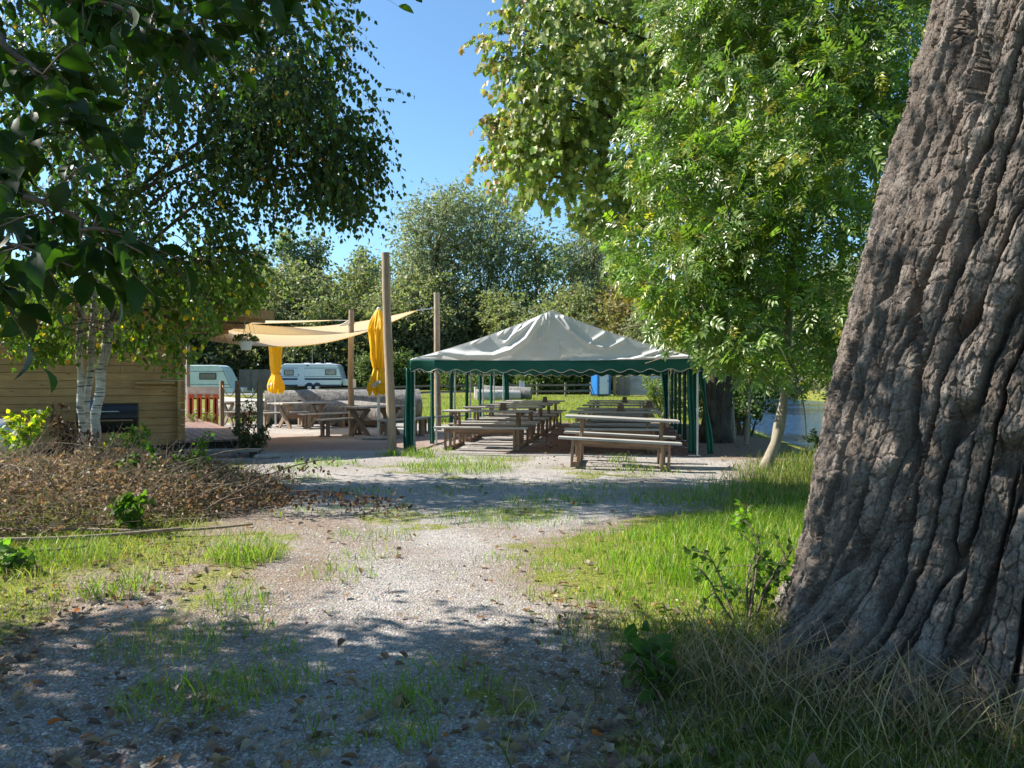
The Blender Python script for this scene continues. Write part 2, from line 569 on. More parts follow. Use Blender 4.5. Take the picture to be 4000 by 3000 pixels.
def tent_local(x, y):
    c, s = math.cos(-TENT['a']), math.sin(-TENT['a'])
    dx, dy = x - TENT['o'].x, y - TENT['o'].y
    return dx * c - dy * s, dx * s + dy * c


def right_edge(y):
    return np.interp(y, [2, 3, 4.2, 5.1, 6.1, 7.6, 8.4, 9.2, 10.5, 12, 14, 18], [-0.1, 0.1, 0.35, 0.3, -0.2, 0.1, 0.9, 1.9, 2.8, 3.4, 4.2, 5.4])


def left_edge(y):
    return np.interp(y, [2, 3.4, 4.2, 5.0, 6.0, 7.0, 8.0, 10, 12, 13.5], [-2.6, -2.4, -2.5, -2.5, -2.35, -2.15, -2.5, -3.2, -4.2, -5.2])


def masks(x, y):
    """grass, bare earth, reddish trodden earth"""
    n = fbm(x * 1.3, y * 1.3, seed=11); n2 = fbm(x * 0.5, y * 0.5, seed=12)
    wob = (n - 0.5) * 1.6 + (fbm(x * 4, y * 4, seed=13) - 0.5) * 0.8
    near = y < 15
    g = np.where(near, np.maximum(sstep(-0.3, 1.3, x - right_edge(y) + wob), 0.7 * sstep(-0.3, 1.4, left_edge(y) - x + wob)), 0)
    lawn = sstep(-0.9, 0.9, (y - np.interp(x, [-30, -12, -7, -2.5, 0, 4, 6], [23, 28, 30.2, 27.0, 28.5, 28.8, 27.5])) + (n2 - 0.5) * 5)
    g = np.maximum(g, lawn * np.where(y > 20, 1, 0))
    g = np.maximum(g, sstep(-0.6, 0.5, x - bank_x(y)) * 0.9)
    g = np.maximum(g, 0.55 * sstep(0.60, 0.72, fbm(x * 0.8 + 9, y * 0.8, seed=21)) * sstep(20, 14, y))
    s, t = tent_local(x, y)
    inside = sstep(-0.1, 0.4, s) * sstep(6.3, 5.8, s) * sstep(-0.2, 0.5, t) * sstep(12.6, 12, t)
    g = g * (1 - inside)
    e = 0.9 * sstep(0.5, 0.8, fbm(x * 0.5 + 3, y * 0.5, seed=31)) * sstep(16, 10, y)
    e = np.maximum(e, sstep(0.5, -0.4, np.abs(x + 2.2 + (y - 6) * 0.1) - 0.9) * sstep(9.5, 6.5, y) * 0.8 * n * 1.6)
    e = np.maximum(e, sstep(-1.2, 0.4, left_edge(y) - x) * 0.85 * near)
    e = np.maximum(e, sstep(-0.6, 0.4, x - right_edge(y)) * 0.85 * near)
    e = np.maximum(e, sstep(3.5, 4.3, x + 0.16 * (y - 15.7)) * sstep(14.6, 15.6, y) * 0.97)
    e = np.maximum(e, sstep(4.3, 5.4, x) * sstep(12.0, 13.4, y) * 0.9)
    red = inside * sstep(1.7, 2.6, s + (n - 0.5) * 1.4) * 0.95
    red = np.maximum(red, 0.6 * sstep(16.4, 17.6, y) * sstep(24, 20, y) * sstep(-1.2, -2.4, x) * sstep(-9, -7, x) * sstep(0.35, 0.6, n2))
    return np.clip(g, 0, 1), np.clip(e, 0, 1), np.clip(red, 0, 1)


XS = axis_pts((-10, 10), -520, 520, 0.11)
YS = axis_pts((2, 30), -40, 900, 0.11)
gxx, gyy = np.meshgrid(XS, YS)
vx, vy = gxx.ravel(), gyy.ravel()
vz = gz(vx, vy)
nx_ = len(XS)
ii, jj = np.meshgrid(np.arange(nx_ - 1), np.arange(len(YS) - 1))
b0 = (jj * nx_ + ii).ravel()
me = np_mesh('ground', np.stack([vx, vy, vz], 1), np.stack([b0, b0 + 1, b0 + nx_ + 1, b0 + nx_], 1), smooth=True)
gm_, em_, rm_ = masks(vx, vy)
at = me.attributes.new('mask', 'FLOAT_COLOR', 'POINT')
at.data.foreach_set('color', np.stack([gm_, em_, rm_, np.ones_like(gm_)], 1).astype(np.float32).ravel())
tag(link(me, 'ground', M['ground']), kind='structure')

w = MB().grid(1, 1, lambda u, v: (5.0 + u * 60, -30 + v * 330, -1.0))
tag(w.build('water', M['water']), kind='structure')


def strip(name, mat, pts, width, lift=0.012):
    m = MB()
    n = 24
    P = [Vector((np.interp(i / n, np.linspace(0, 1, len(pts)), [p[0] for p in pts]), np.interp(i / n, np.linspace(0, 1, len(pts)), [p[1] for p in pts]), 0)) for i in range(n + 1)]

    def fn(u, v):
        i = int(round(v * n))
        d = (P[min(i + 1, n)] - P[max(i - 1, 0)]).normalized()
        sd = Vector((-d.y, d.x, 0))
        q = P[i] + sd * (u - 0.5) * width
        return (q.x, q.y, gzf(q.x, q.y) + lift)
    m.grid(6, n, fn)
    return tag(m.build(name, mat, smooth=True), kind='structure')


strip('path', M['asphalt'], [(-30, 38.5), (-20, 39.5), (-13.5, 41.0)], 2.4)
strip('road', M['asphalt'], [(-60, 63), (-30, 62.0), (-14, 62.5), (-6, 66)], 3.2, 0.02)

# ================================================================== TENT
tent = empty('party_tent', TENT['o'], TENT['a'], 'long cream marquee with green scalloped edge standing on the gravel over rows of picnic tables', 'tent')
W, L = TENT['W'], TENT['L']
EV, PK = 1.96, 2.95


def roof_z(s):
    t = 1 - abs(2 * s / W - 1)
    return EV + (PK - EV) * t - 0.07 * math.sin(math.pi * t)


def roof_fn(u, v):
    s = u * W
    bay = abs(math.sin(math.pi * v * 6))
    return (s, v * L, roof_z(s) + 0.012 - 0.05 * bay * math.sin(math.pi * u) ** 0.5)


MB().grid(40, 48, roof_fn).build('roof_sheet', M['tent_white'], tent, smooth=True, solid=0.006)


def cv(x, y):
    return ((x - 150) / 1810 * W, EV + (400 - y) / 290 * (PK - EV))


folds = [([(985, 150), (900, 275), (800, 345), (690, 378), (520, 376), (340, 350)], 0.055, 0.06),
         ([(950, 160), (830, 250), (770, 295)], 0.03, 0.04), ([(790, 195), (730, 250)], 0.03, 0.035), ([(640, 260), (560, 300)], 0.02, 0.04),
         ([(150, 388), (330, 372), (520, 398)], 0.04, 0.045), ([(170, 400), (420, 412)], 0.03, 0.03),
         ([(1130, 150), (1190, 245), (1280, 310), (1370, 335)], 0.035, 0.045), ([(1090, 150), (1160, 230)], 0.025, 0.03),
         ([(1960, 385), (1750, 392), (1450, 405), (1180, 412)], 0.045, 0.035), ([(1850, 345), (1700, 385)], 0.03, 0.03), ([(1790, 330), (1560, 400)], 0.03, 0.04),
         ([(1030, 120), (1022, 190), (990, 275)], 0.035, 0.03), ([(1100, 300), (1105, 385)], 0.012, 0.02),
         ([(1380, 250), (1300, 300)], 0.02, 0.04), ([(1500, 290), (1420, 330)], 0.02, 0.04), ([(860, 200), (800, 262)], 0.02, 0.03)]


def seg_d(px, pz, pts):
    best = np.full(px.shape, 9.0)
    for (ax, az), (bx, bz) in zip(pts[:-1], pts[1:]):
        dx, dz = bx - ax, bz - az
        t = np.clip(((px - ax) * dx + (pz - az) * dz) / (dx * dx + dz * dz + 1e-9), 0, 1)
        best = np.minimum(best, np.hypot(px - ax - t * dx, pz - az - t * dz))
    return best


def gable(name, y, sign, wrinkle):
    nu, nv = 260, 70
    U, V = np.meshgrid(np.linspace(0, 1, nu + 1), np.linspace(0, 1, nv + 1))
    S = U * W
    top = np.vectorize(roof_z)(S)
    bot = EV - 0.035 * np.sin(math.pi * U)
    Z = bot + (top - bot) * V
    D = -0.03 * np.sin(math.pi * U) * np.sin(math.pi * V)
    if wrinkle:
        for pts, amp, wd in folds:
            q = [cv(*p) for p in pts]
            D = D - 1.7 * amp * np.exp(-(seg_d(S, Z, q) / wd) ** 2)
        D = D + (fbm(S * 3 + Z * 2, Z * 5, seed=41) - 0.5) * 0.05 * (1 - V)
    me = np_mesh(name, np.stack([S.ravel(), (y + sign * D).ravel(), Z.ravel()], 1), (lambda b: np.stack([b, b + 1, b + nu + 2, b + nu + 1], 1))((np.arange(nv)[:, None] * (nu + 1) + np.arange(nu)[None, :]).ravel()), smooth=True)
    o = link(me, name, M['tent_white'], tent)
    return o


gable('gable_sheet', -0.01, 1, True)
gable('gable_sheet', L + 0.01, -1, False)


def valance(p0, p1, n, seedv, out):
    p0, p1 = Vector(p0), Vector(p1)
    d = p1 - p0; Ln = d.length; d.normalize()
    o = Vector(out)
    m = MB()

    def pt(u, v):
        low = EV - 0.225 - 0.032 * math.cos(2 * math.pi * u * n) - 0.03 * math.sin(math.pi * u)
        z = EV + 0.004 - 0.035 * math.sin(math.pi * u) * (1 - v) + (low - EV) * v
        wv = (float(fbm(u * Ln * 1.8, v * 1.2, seed=seedv, octv=3)) - 0.5) * 0.10 * v
        return p0 + d * (u * Ln) + o * (0.035 + wv) + Vector((0, 0, z))
    m.grid(int(Ln * 36), 6, lambda u, v: tuple(pt(u, v)))
    va = m.build('valance', M['tent_green'], tent, smooth=True, solid=0.004)
    k = int(Ln * 30)
    MB().tube([pt(i / k, 1.0) for i in range(k + 1)], 0.008, 5).build('piping', M['piping'], va, smooth=True)


valance((0, 0, 0), (W, 0, 0), 15, 51, (0, -1, 0))
valance((0, L, 0), (W, L, 0), 15, 52, (0, 1, 0))
valance((0, 0, 0), (0, L, 0), 30, 53, (-1, 0, 0))
valance((W, 0, 0), (W, L, 0), 30, 54, (1, 0, 0))
for i in range(7):
    y = i * L / 6
    for s in (0.06, W - 0.06):
        yy = min(max(y, 0.06), L - 0.06)
        m = MB().tube([(s, yy, 0), (s, yy, 0.93)], 0.024, 10).tube([(s, yy, 0.90), (s, yy, 0.96)], 0.031, 10).tube([(s, yy, 0.95), (s, yy, EV - 0.02)], 0.021, 10)
        m.box((s + (-0.06 if s > 1 else 0.06), yy, 0.012), (0.24, 0.09, 0.02))
        m.build('pole', M['steel'], tent, smooth='auto')
    yy = min(max(y, 0.06), L - 0.06)
    for s0, s1 in ((0.06, W / 2), (W - 0.06, W / 2)):
        MB().tube([(s0 + (s1 - s0) * q / 8, yy, roof_z(s0 + (s1 - s0) * q / 8) - 0.05) for q in range(9)], 0.019, 8).build('rafter', M['steel'], tent, smooth='auto')
for s, z in ((0.06, EV - 0.06), (W - 0.06, EV - 0.06), (W / 2, PK - 0.08)):
    MB().tube([(s, 0.05, z), (s, L - 0.05, z)], 0.018, 8).build('purlin', M['steel'], tent, smooth='auto')
for s in (0.10, W - 0.10):
    MB().tube([(s, 0.2 + q * 0.2, 0.03 + 0.01 * math.sin(q)) for q in range(int(L * 5) - 1)], 0.017, 6).build('ground_rail', M['table_beam'], tent)


def curtain(x, y, prof, folds_n=5, depth=0.05, ax=(1, 0)):
    """hanging bunch of sheet: prof rows of (z, shift along ax, half width)"""
    zs = [p[0] for p in prof][::-1]

    def fn(u, v):
        z = prof[0][0] + (prof[-1][0] - prof[0][0]) * v
        sh = np.interp(z, zs, [p[1] for p in prof][::-1]); hw = np.interp(z, zs, [p[2] for p in prof][::-1])
        q = (u * 2 - 1) * hw + sh
        dd = depth * math.sin(u * math.pi * folds_n + z * 0.8) * (0.6 + 0.6 * float(vnoise(u * 3, z * 2, seed=61)))
        return (x + ax[0] * q - ax[1] * dd, y + ax[1] * q + ax[0] * dd, z)
    MB().grid(28, 26, fn).build('curtain', M['tent_green'], tent, smooth=True, solid=0.005)


curtain(-0.02, 0.02, [(1.78, 0.0, 0.10), (1.4, 0.0, 0.10), (0.8, -0.02, 0.12), (0.3, -0.02, 0.13), (0.02, 0.0, 0.14)])
curtain(W + 0.03, 0.10, [(1.76, -0.02, 0.07), (1.55, -0.0, 0.075), (1.25, 0.05, 0.03), (0.95, 0.08, 0.03), (0.6, 0.13, 0.055), (0.3, 0.16, 0.065), (0.05, 0.17, 0.06)], 4, 0.035)
curtain(W - 0.16, 0.16, [(1.76, 0.0, 0.10), (1.2, 0.0, 0.09), (0.6, 0.03, 0.09), (0.05, 0.03, 0.10)], 5, 0.03)
curtain(0.16, L - 0.02, [(1.78, 0.0, 0.10), (1.0, 0.02, 0.09), (0.02, 0.02, 0.11)])
curtain(W - 0.2, L - 0.02, [(1.78, 0.0, 0.13), (1.2, 0.02, 0.08), (0.5, 0.06, 0.07), (0.02, 0.06, 0.09)])
for i in range(1, 6):
    curtain(-0.03, i * L / 6 - 0.05, [(1.75, 0, 0.05), (0.9, 0.0, 0.045), (0.03, 0.0, 0.055)], 3, 0.02)
    curtain(W - 0.05, i * L / 6 - 0.06, [(1.75, 0, 0.04), (0.9, 0.0, 0.035), (0.05, 0.0, 0.045)], 3, 0.02)


# ================================================================== PICNIC TABLES UNDER THE TENT
def picnic_table(length=2.0):
    root = empty('picnic_table')
    h, hb = length / 2, 0.515
    m = MB()
    for k in range(4):
        m.box((0, -0.255 + k * 0.17, 0.835), (length + 0.012 * ((k * 7) % 3 - 1), 0.162, 0.038))
    m.build('tabletop', M['table_top'], root, bevel=0.004)
    for s in (-1, 1):
        m = MB()
        for k in (0, 1):
            m.box((-0.03 + 0.01 * k, s * (0.66 + k * 0.125), hb - 0.02), (length + 0.06, 0.118, 0.04))
        m.build('bench_seat', M['table_top'], root, bevel=0.004)
    for e in (-1, 1):
        x = e * (h - 0.25)
        MB().box((x, 0, 0.045), (0.075, 1.46, 0.085)).build('foot_rail', M['table_leg'], root, bevel=0.004)
        MB().box((x + 0.04 * e, 0, 0.79), (0.04, 0.62, 0.09)).build('top_bearer', M['table_leg'], root, bevel=0.003)
        for s in (-1, 1):
            MB().beam((x - 0.05 * e, s * 0.36, 0.04), (x - 0.05 * e, s * 0.17, 0.814), 0.045, 0.10, (0, 1, 0)).build('table_leg', M['table_leg'], root, bevel=0.003)
            MB().box((x - 0.045 * e, s * 0.69, 0.245), (0.045, 0.085, 0.49)).build('bench_leg', M['table_leg'], root, bevel=0.003)
            MB().box((x + 0.060 * e, s * 0.735, 0.245), (0.045, 0.085, 0.49)).build('bench_leg', M['table_leg'], root, bevel=0.003)
    MB().box((0, 0, 0.36), (length - 0.34, 0.04, 0.11)).build('stretcher', M['table_beam'], root, bevel=0.003)
    for s in (-1, 1):
        MB().box((0, s * 0.69, 0.445), (length - 0.42, 0.035, 0.08)).build('bench_beam', M['table_beam'], root, bevel=0.003)
    return root


pt0 = picnic_table()
TG = 'picnic tables under the marquee'
pics = [((1.92, 14.05), R(-8), 'sunlit grey topped picnic table with benches standing out on the gravel before the marquee front'),
        ((-0.55, 17.85), TENT['a'], 'front picnic table of the left row, its left end in the sun'),
        ((-0.22, 20.05), TENT['a'], 'second picnic table from the front in the left row, no pot standing on it'),
        ((0.11, 22.25), TENT['a'], 'middle picnic table of the five in the left row under the marquee'),
        ((0.44, 24.5), TENT['a'], 'fourth picnic table back in the left row, carrying a small clay pot'),
        ((0.78, 26.75), TENT['a'], 'rearmost picnic table of the left row, by the lawn end of the marquee'),
        ((2.27, 17.35), TENT['a'], 'shaded picnic table with clay pot directly behind the sunlit one before the marquee'),
        ((2.62, 19.6), TENT['a'], 'second shaded picnic table in the right row with a pot near its right end'),
        ((2.97, 21.9), TENT['a'], 'middle picnic table of the right row, third back inside the marquee'),
        ((3.32, 24.2), TENT['a'], 'fourth shaded picnic table of the right row with a pot at its middle'),
        ((3.62, 26.6), TENT['a'], 'rearmost picnic table of the right row, in front of the blue toilet cabin')]
for i, ((x, y), a, lab) in enumerate(pics):
    o = pt0 if i == 0 else copy_tree(pt0)
    o.location = (x, y, gzf(x, y)); o.rotation_euler = (0, R(2.5) if i == 0 else 0, a)
    tag(o, lab, 'picnic table', TG)


def clay_pot(x, y, z, lab):
    m = MB().lathe([(0, 0.085), (0.12, 0.07), (0.16, 0.055), (0.165, 0.035)], 16)
    o = m.build('clay_pot', M['terracotta'], smooth='auto')
    MB().lathe([(0, 0.098), (0.035, 0.098)], 16).build('rim', M['terracotta'], o, smooth='auto')
    o.location = (x, y, z)
    return tag(o, lab, 'pot', 'clay pots on the tables')


for (x, y), lab in (((-0.20, 17.8), 'brown upturned clay pot on the front table of the left row'),
                    ((1.02, 24.4), 'small brown clay pot near the back of the left row of tables'),
                    ((2.39, 17.32), 'brown clay pot on the shaded table right behind the sunlit one'),
                    ((3.40, 19.50), 'brown clay pot near the right end of the second right row table'),
                    ((3.45, 24.15), 'brown clay pot on the fourth table of the right row')):
    clay_pot(x, y, gzf(x, y) + 0.856, lab)


# ================================================================== SAWBUCK TABLES UNDER THE SAILS
def sawbuck_table():
    root = empty('sawbuck_table')
    m = MB()
    for k in range(5):
        m.box((0, -0.34 + k * 0.17, 0.80), (1.95 + 0.015 * ((k * 5) % 3), 0.162, 0.045))
    m.build('tabletop', M['table_top'], root, bevel=0.004)
    for e in (-1, 1):
        x = e * 0.62
        for s in (-1, 1):
            MB().beam((x + s * 0.026, s * 0.36, 0.0), (x + s * 0.026, -s * 0.30, 0.775), 0.05, 0.135, (1, 0, 0) if False else (0, 1, 0)).build('leg', M['old_leg'], root, bevel=0.004)
        MB().box((x + 0.075 * e, 0, 0.742), (0.04, 0.74, 0.07)).build('top_bearer', M['old_leg'], root, bevel=0.003)
    MB().box((0, 0, 0.37), (1.35, 0.05, 0.12)).build('stretcher', M['table_beam'], root, bevel=0.003)
    return root


def plain_bench():
    root = empty('plank_bench')
    m = MB()
    for k in (0, 1):
        m.box((0, -0.085 + 0.17 * k, 0.465), (1.75, 0.162, 0.045))
    m.build('seat', M['table_top'], root, bevel=0.004)
    for e in (-1, 1):
        for s in (-1, 1):
            MB().box((e * 0.62, s * 0.10, 0.221), (0.07, 0.10, 0.442)).build('leg', M['old_leg'], root, bevel=0.003)
        MB().box((e * 0.62, 0, 0.02), (0.10, 0.40, 0.04)).build('foot', M['old_leg'], root, bevel=0.003)
    return root


st0, pb0 = sawbuck_table(), plain_bench()
saw = [((-3.78, 21.7), 60, 'dark cross legged wooden table between the two tall poles nearest the marquee'),
       ((-6.85, 25.6), 50, 'cross legged wooden table with an ashtray, in front of the pale log end'),
       ((-9.35, 27.6), 48, 'cross legged wooden table furthest back, behind the leaning fence posts')]
for i, ((x, y), a, lab) in enumerate(saw):
    o = st0 if i == 0 else copy_tree(st0)
    o.location = (x, y, gzf(x, y) + 0.005); o.rotation_euler = (0, 0, R(a))
    tag(o, lab, 'table', 'cross legged tables under the sails')
bens = [((-4.70, 21.75), 58, 'dark bench left of the cross legged table nearest the marquee'),
        ((-2.92, 21.3), 60, 'plank bench half hidden behind the tallest pole'),
        ((-2.05, 23.1), 52, 'short plank bench end showing between green curtain and back pole'),
        ((-7.55, 26.1), 44, 'plank bench left of the table with the ashtray'),
        ((-6.05, 25.5), 44, 'plank bench right of the table with the ashtray'),
        ((-9.75, 26.2), 40, 'plank bench beside the orange slotted stand, left of the rear table'),
        ((-8.65, 27.3), 40, 'plank bench right of the rearmost cross legged table')]
for i, ((x, y), a, lab) in enumerate(bens):
    o = pb0 if i == 0 else copy_tree(pb0)
    o.location = (x, y, gzf(x, y) + 0.005); o.rotation_euler = (0, 0, R(a))
    tag(o, lab, 'bench', 'plank benches by the cross legged tables')
o = MB().lathe([(0, 0.05), (0.03, 0.065), (0.06, 0.065), (0.06, 0.05), (0.03, 0.045)], 14).build('ashtray', M['black_iron'], smooth='auto')
o.location = (-6.95, 25.75, 0.835); tag(o, 'small dark ashtray on the middle cross legged table', 'ashtray')


# ================================================================== POLES, SAILS, PARASOLS
def pole(name, x, y, h, r, lab, lean=(0, 0), knots=9, seed=0):
    rg = random.Random(seed)
    n = 26
    path, rad = [], []
    for i in range(n + 1):
        t = i / n
        path.append((x + lean[0] * t + 0.012 * math.sin(t * 5 + seed), y + lean[1] * t, gzf(x, y) - 0.05 + (h + 0.05) * t))
        rad.append(r * (1.06 - 0.16 * t) * (1 + 0.025 * math.sin(t * 23 + seed)))
    m = MB().tube(path, rad, 14)
    for k in range(knots):
        t = rg.uniform(0.08, 0.95); a = rg.uniform(0, 6.28)
        i = int(t * n)
        p = Vector(path[i]); d = Vector((math.cos(a), math.sin(a), 0.25))
        m.tube([p + d * rad[i] * 0.8, p + d * rad[i] * 1.13], [r * 0.22, r * 0.12], 6)
    o = m.build(name, M['post'], smooth='auto')
    return tag(o, lab, 'pole', 'round timber poles round the terrace')


PA = pole('timber_pole', gx(1530, 16.3), 16.3, 4.16, 0.093, 'tallest round timber pole standing on the gravel left of the green curtain', (-0.12, 0), seed=1)
PB = pole('timber_pole', gx(1372, 22.2), 22.2, 3.52, 0.085, 'thinner timber pole behind the shade sail with a white paper pinned to it', seed=2)
PC = pole('timber_pole', gx(1712, 24.2), 24.2, 4.22, 0.10, 'timber pole behind the marquee side, holding the shade sail ropes', (-0.06, 0), seed=3)
n_ = MB().box((gx(1385, 22.1), 22.09, hz(1497, 22.1)), (0.09, 0.006, 0.24)).build('paper_notice', M['paper'])
tag(n_, 'narrow white paper notice pinned to the timber pole behind the parasol', 'notice')

A_ = Vector((-6.75, 16.9, 2.42)); B_ = Vector((gx(1690, 24.1), 24.05, hz(1205, 24.1))); C_ = Vector((-9.3, 26.0, 3.48))


def sail(name, mat, a, b, c, sag, lab, hollow=0.10, near=1.0):
    m = MB(); n = 30
    ctr = (a + b + c) / 3
    vs, idx = [], {}
    for i in range(n + 1):
        for j in range(n + 1 - i):
            p, q = i / n, j / n
            r_ = 1 - p - q
            P = a * r_ + b * p + c * q
            # hollow edges: pull edge midpoints inward
            pull = hollow * (4 * r_ * p * (1 - q) ** 2 + 4 * p * q * (1 - r_) ** 2 + 4 * r_ * q * (1 - p) ** 2)
            P = P.lerp(ctr, min(0.6, pull))
            P.z -= sag * (r_ * p * near + p * q + r_ * q * 0.5) * 3 + 0.04 * math.sin(p * 9 + q * 4) * (r_ * p * q) * 12
            idx[i, j] = len(vs); vs.append(P)
    fs = []
    for i in range(n):
        for j in range(n - i):
            fs.append((idx[i, j], idx[i + 1, j], idx[i, j + 1]))
            if j < n - i - 1: fs.append((idx[i + 1, j], idx[i + 1, j + 1], idx[i, j + 1]))
    m.add(vs, fs)
    o = m.build(name, mat, smooth=True)
    for k, (s0, s1) in enumerate((((0, 0), 'i'), ((n, 0), 'd'), ((0, 0), 'j'))):
        pass
    e1 = [vs[idx[i, 0]] for i in range(n + 1)]; e2 = [vs[idx[n - i, i]] for i in range(n + 1)]; e3 = [vs[idx[0, i]] for i in range(n + 1)]
    for e in (e1, e2, e3):
        MB().tube(e, 0.012, 5).build('hem', mat, o, smooth=True)
    return tag(o, lab, 'shade sail', 'shade sails over the terrace')


dB = (B_ - A_).normalized(); dC = (B_ - C_).normalized()
S1 = sail('shade_sail', M['sail'], A_, B_ - dB * 0.75, C_, 0.42, 'large yellow beige shade sail sweeping up to the far right pole', 0.10, 1.75)
MB().tube([B_ - dB * 0.78, B_], 0.016, 6).build('tie_chain', M['steel'], S1)
D_ = Vector((gx(1362, 22.1), 22.1, hz(1252, 22.1))); E_ = Vector((-11.2, 30.0, 3.88)); G_ = Vector((-8.9, 23.0, 3.20))
S2 = sail('shade_sail', M['sail_pale'], G_, D_ + Vector((-0.45, 0.2, 0.02)), E_, 0.06, 'paler shade sail behind, tied to the thinner timber pole', 0.06)
MB().tube([D_ + Vector((-0.46, 0.2, 0.02)), D_], 0.01, 5).build('tie_rope', M['piping'], S2)
S3 = sail('shade_sail', M['white_paint'], D_ + Vector((-0.40, 0.5, -0.12)), D_ + Vector((0.16, 0.15, -0.06)), D_ + Vector((0.0, 0.1, 0.03)), 0.02, 'small white sail corner wrapped round the thinner timber pole', 0.02)


def parasol():
    root = empty('closed_parasol')
    prof = [(3.40, 0.012), (3.38, 0.05), (3.30, 0.10), (3.05, 0.185), (2.86, 0.225), (2.70, 0.20), (2.40, 0.175), (2.1, 0.165), (1.90, 0.135), (1.84, 0.115), (1.78, 0.125), (1.6, 0.185), (1.42, 0.225), (1.28, 0.225), (1.2, 0.19)]
    zs = [p[0] for p in prof][::-1]; rs = [p[1] for p in prof][::-1]

    def rad(a, z):
        f = 0.18 * math.sin(4 * a + 0.7 * math.sin(z * 3)) + 0.09 * math.sin(9 * a + z * 2.2) + 0.05 * math.sin(17 * a - z * 5)
        k = float(np.interp(z, [1.2, 1.84, 3.1, 3.38], [1.0, 0.6, 0.8, 0.1]))
        return 1.15 * float(np.interp(z, zs, rs)) * (1 + f * k)
    m = MB()

    def fn(u, v):
        a = u * 2 * math.pi
        z = 3.40 - v * (2.20 + 0.07 * math.sin(4 * a) + 0.03 * math.sin(7 * a + 1))
        r_ = rad(a, z)
        return (r_ * math.cos(a), r_ * math.sin(a), z)
    m.grid(96, 80, fn)
    cn = m.build('canopy', M['yellow'], root, smooth=True)
    MB().tube([(0.125 * math.cos(a) * 1.05, 0.125 * math.sin(a) * 1.05, 1.835) for a in np.linspace(0, 6.283, 25)], 0.014, 6).build('tie_strap', M['yellow'], cn, smooth=True)

    def patch(name, mat, ca, cz, hl, hw, lift, tilt=R(42)):
        """a stadium shaped patch sewn on the canopy"""
        pts = []
        for k in range(36):
            t = 2 * math.pi * k / 36
            q = (math.cos(t) * hw + (hl - hw) * (1 if math.cos(t) > 0 else -1), math.sin(t) * hw)
            pts.append(q)
        rings = []
        for sc in (1.0, 0.66, 0.33, 0.02):
            row = []
            for (p, q) in pts:
                p2, q2 = p * sc, q * sc
                dx = p2 * math.cos(tilt) - q2 * math.sin(tilt); dz = p2 * math.sin(tilt) + q2 * math.cos(tilt)
                a = ca + dx / 0.21; z = cz + dz
                r_ = rad(a, z) + lift
                row.append((r_ * math.cos(a), r_ * math.sin(a), z))
            rings.append(row)
        mm = MB()
        vs = [p for r_ in rings for p in r_]
        fs = [(i * 36 + k, i * 36 + (k + 1) % 36, (i + 1) * 36 + (k + 1) % 36, (i + 1) * 36 + k) for i in range(3) for k in range(36)]
        mm.add(vs, fs)
        return mm.build(name, mat, cn, smooth=True)
    for ca, cz in ((R(-100), 1.44), (R(178), 1.46)):
        patch('badge', M['paper'], ca, cz, 0.115, 0.05, 0.006)
        patch('badge_ring', M['badge_red'], ca, cz, 0.106, 0.042, 0.009)
        patch('badge_field', M['paper'], ca, cz, 0.099, 0.035, 0.012)
        for k in range(6):
            t = R(42); p = -0.068 + k * 0.027
            patch('badge_letter', M['badge_blue'], ca + p * math.cos(t) / 0.21, cz + p * math.sin(t), 0.019 if k in (0, 4, 5) else 0.014, 0.007, 0.015, R(42 + 80))
    MB().lathe([(3.37, 0.045), (3.42, 0.05), (3.45, 0.02)], 14).build('finial', M['white_paint'], root, smooth='auto')
    MB().tube([(0, 0, 0.0), (0, 0, 3.36)], 0.028, 12).build('pole', M['steel'], root, smooth='auto')
    MB().tube([(0, 0, 0.0), (0, 0, 1.05)], 0.037, 12).build('pole_sleeve', M['steel'], root, smooth='auto')
    MB().box((0, 0, 0.03), (0.8, 0.8, 0.06)).build('base_plate', M['stone'], root, bevel=0.01)
    return root


p0 = parasol()
p0.location = (gx(1479, 20.7), 20.7, 0.0); p0.rotation_euler = (0, 0, R(6))
tag(p0, 'closed yellow parasol with its whole canopy showing, next to the tallest pole', 'parasol', 'closed yellow parasols')
p1 = copy_tree(p0); p1.scale = (0.93, 0.93, 0.97); p1.location = (gx(1077, 26.5), 26.5, -0.02); p1.rotation_euler = (0, 0, R(-28))
tag(p1, 'closed yellow parasol with its top hidden behind the shade sail, left of the caravan', 'parasol', 'closed yellow parasols')

# ================================================================== HUT, DECK, FENCE POSTS
HA = R(29); HC = Vector((-6.93, 16.3, 0))


def HL(x, y, z=0):
    return Vector((HC.x + x * math.cos(HA) - y * math.sin(HA), HC.y + x * math.sin(HA) + y * math.cos(HA), z))


hut = empty('log_hut', HC, HA, 'low wooden hut of pale brown boards with a covered porch, behind the birch', 'hut')
m = MB()
bh = 0.152
for k in range(17):
    z = 0.30 + k * bh
    m.box((-3.42, 0.03 + (0.004 if k % 2 else 0), z + bh / 2), (7.16, 0.055, bh - 0.005))
m.build('front_wall', M['hut_wall'], hut, bevel=0.006)
m = MB()
for k in range(17):
    z = 0.30 + k * bh
    m.box((0.03, 2.5 - 0.10, z + bh * (0.5 if k % 2 else 0.48)), (0.055, 5.2, bh - 0.012))
    m.box((-7.0, 2.5, z + bh / 2), (0.055, 5.0, bh - 0.01))
m.build('side_wall', M['hut_wall'], hut, bevel=0.006)
m = MB()
for k in range(17):
    m.box((-3.42, 5.0, 0.30 + k * bh + bh / 2), (7.0, 0.05, bh - 0.005))
m.build('back_wall', M['hut_wall'], hut)
MB().box((-3.42, 0.25, 0.13), (7.0, 0.35, 0.32)).box((-3.42, 4.8, 0.13), (7.0, 0.35, 0.32)).build('plinth', M['dark_wood'], hut)
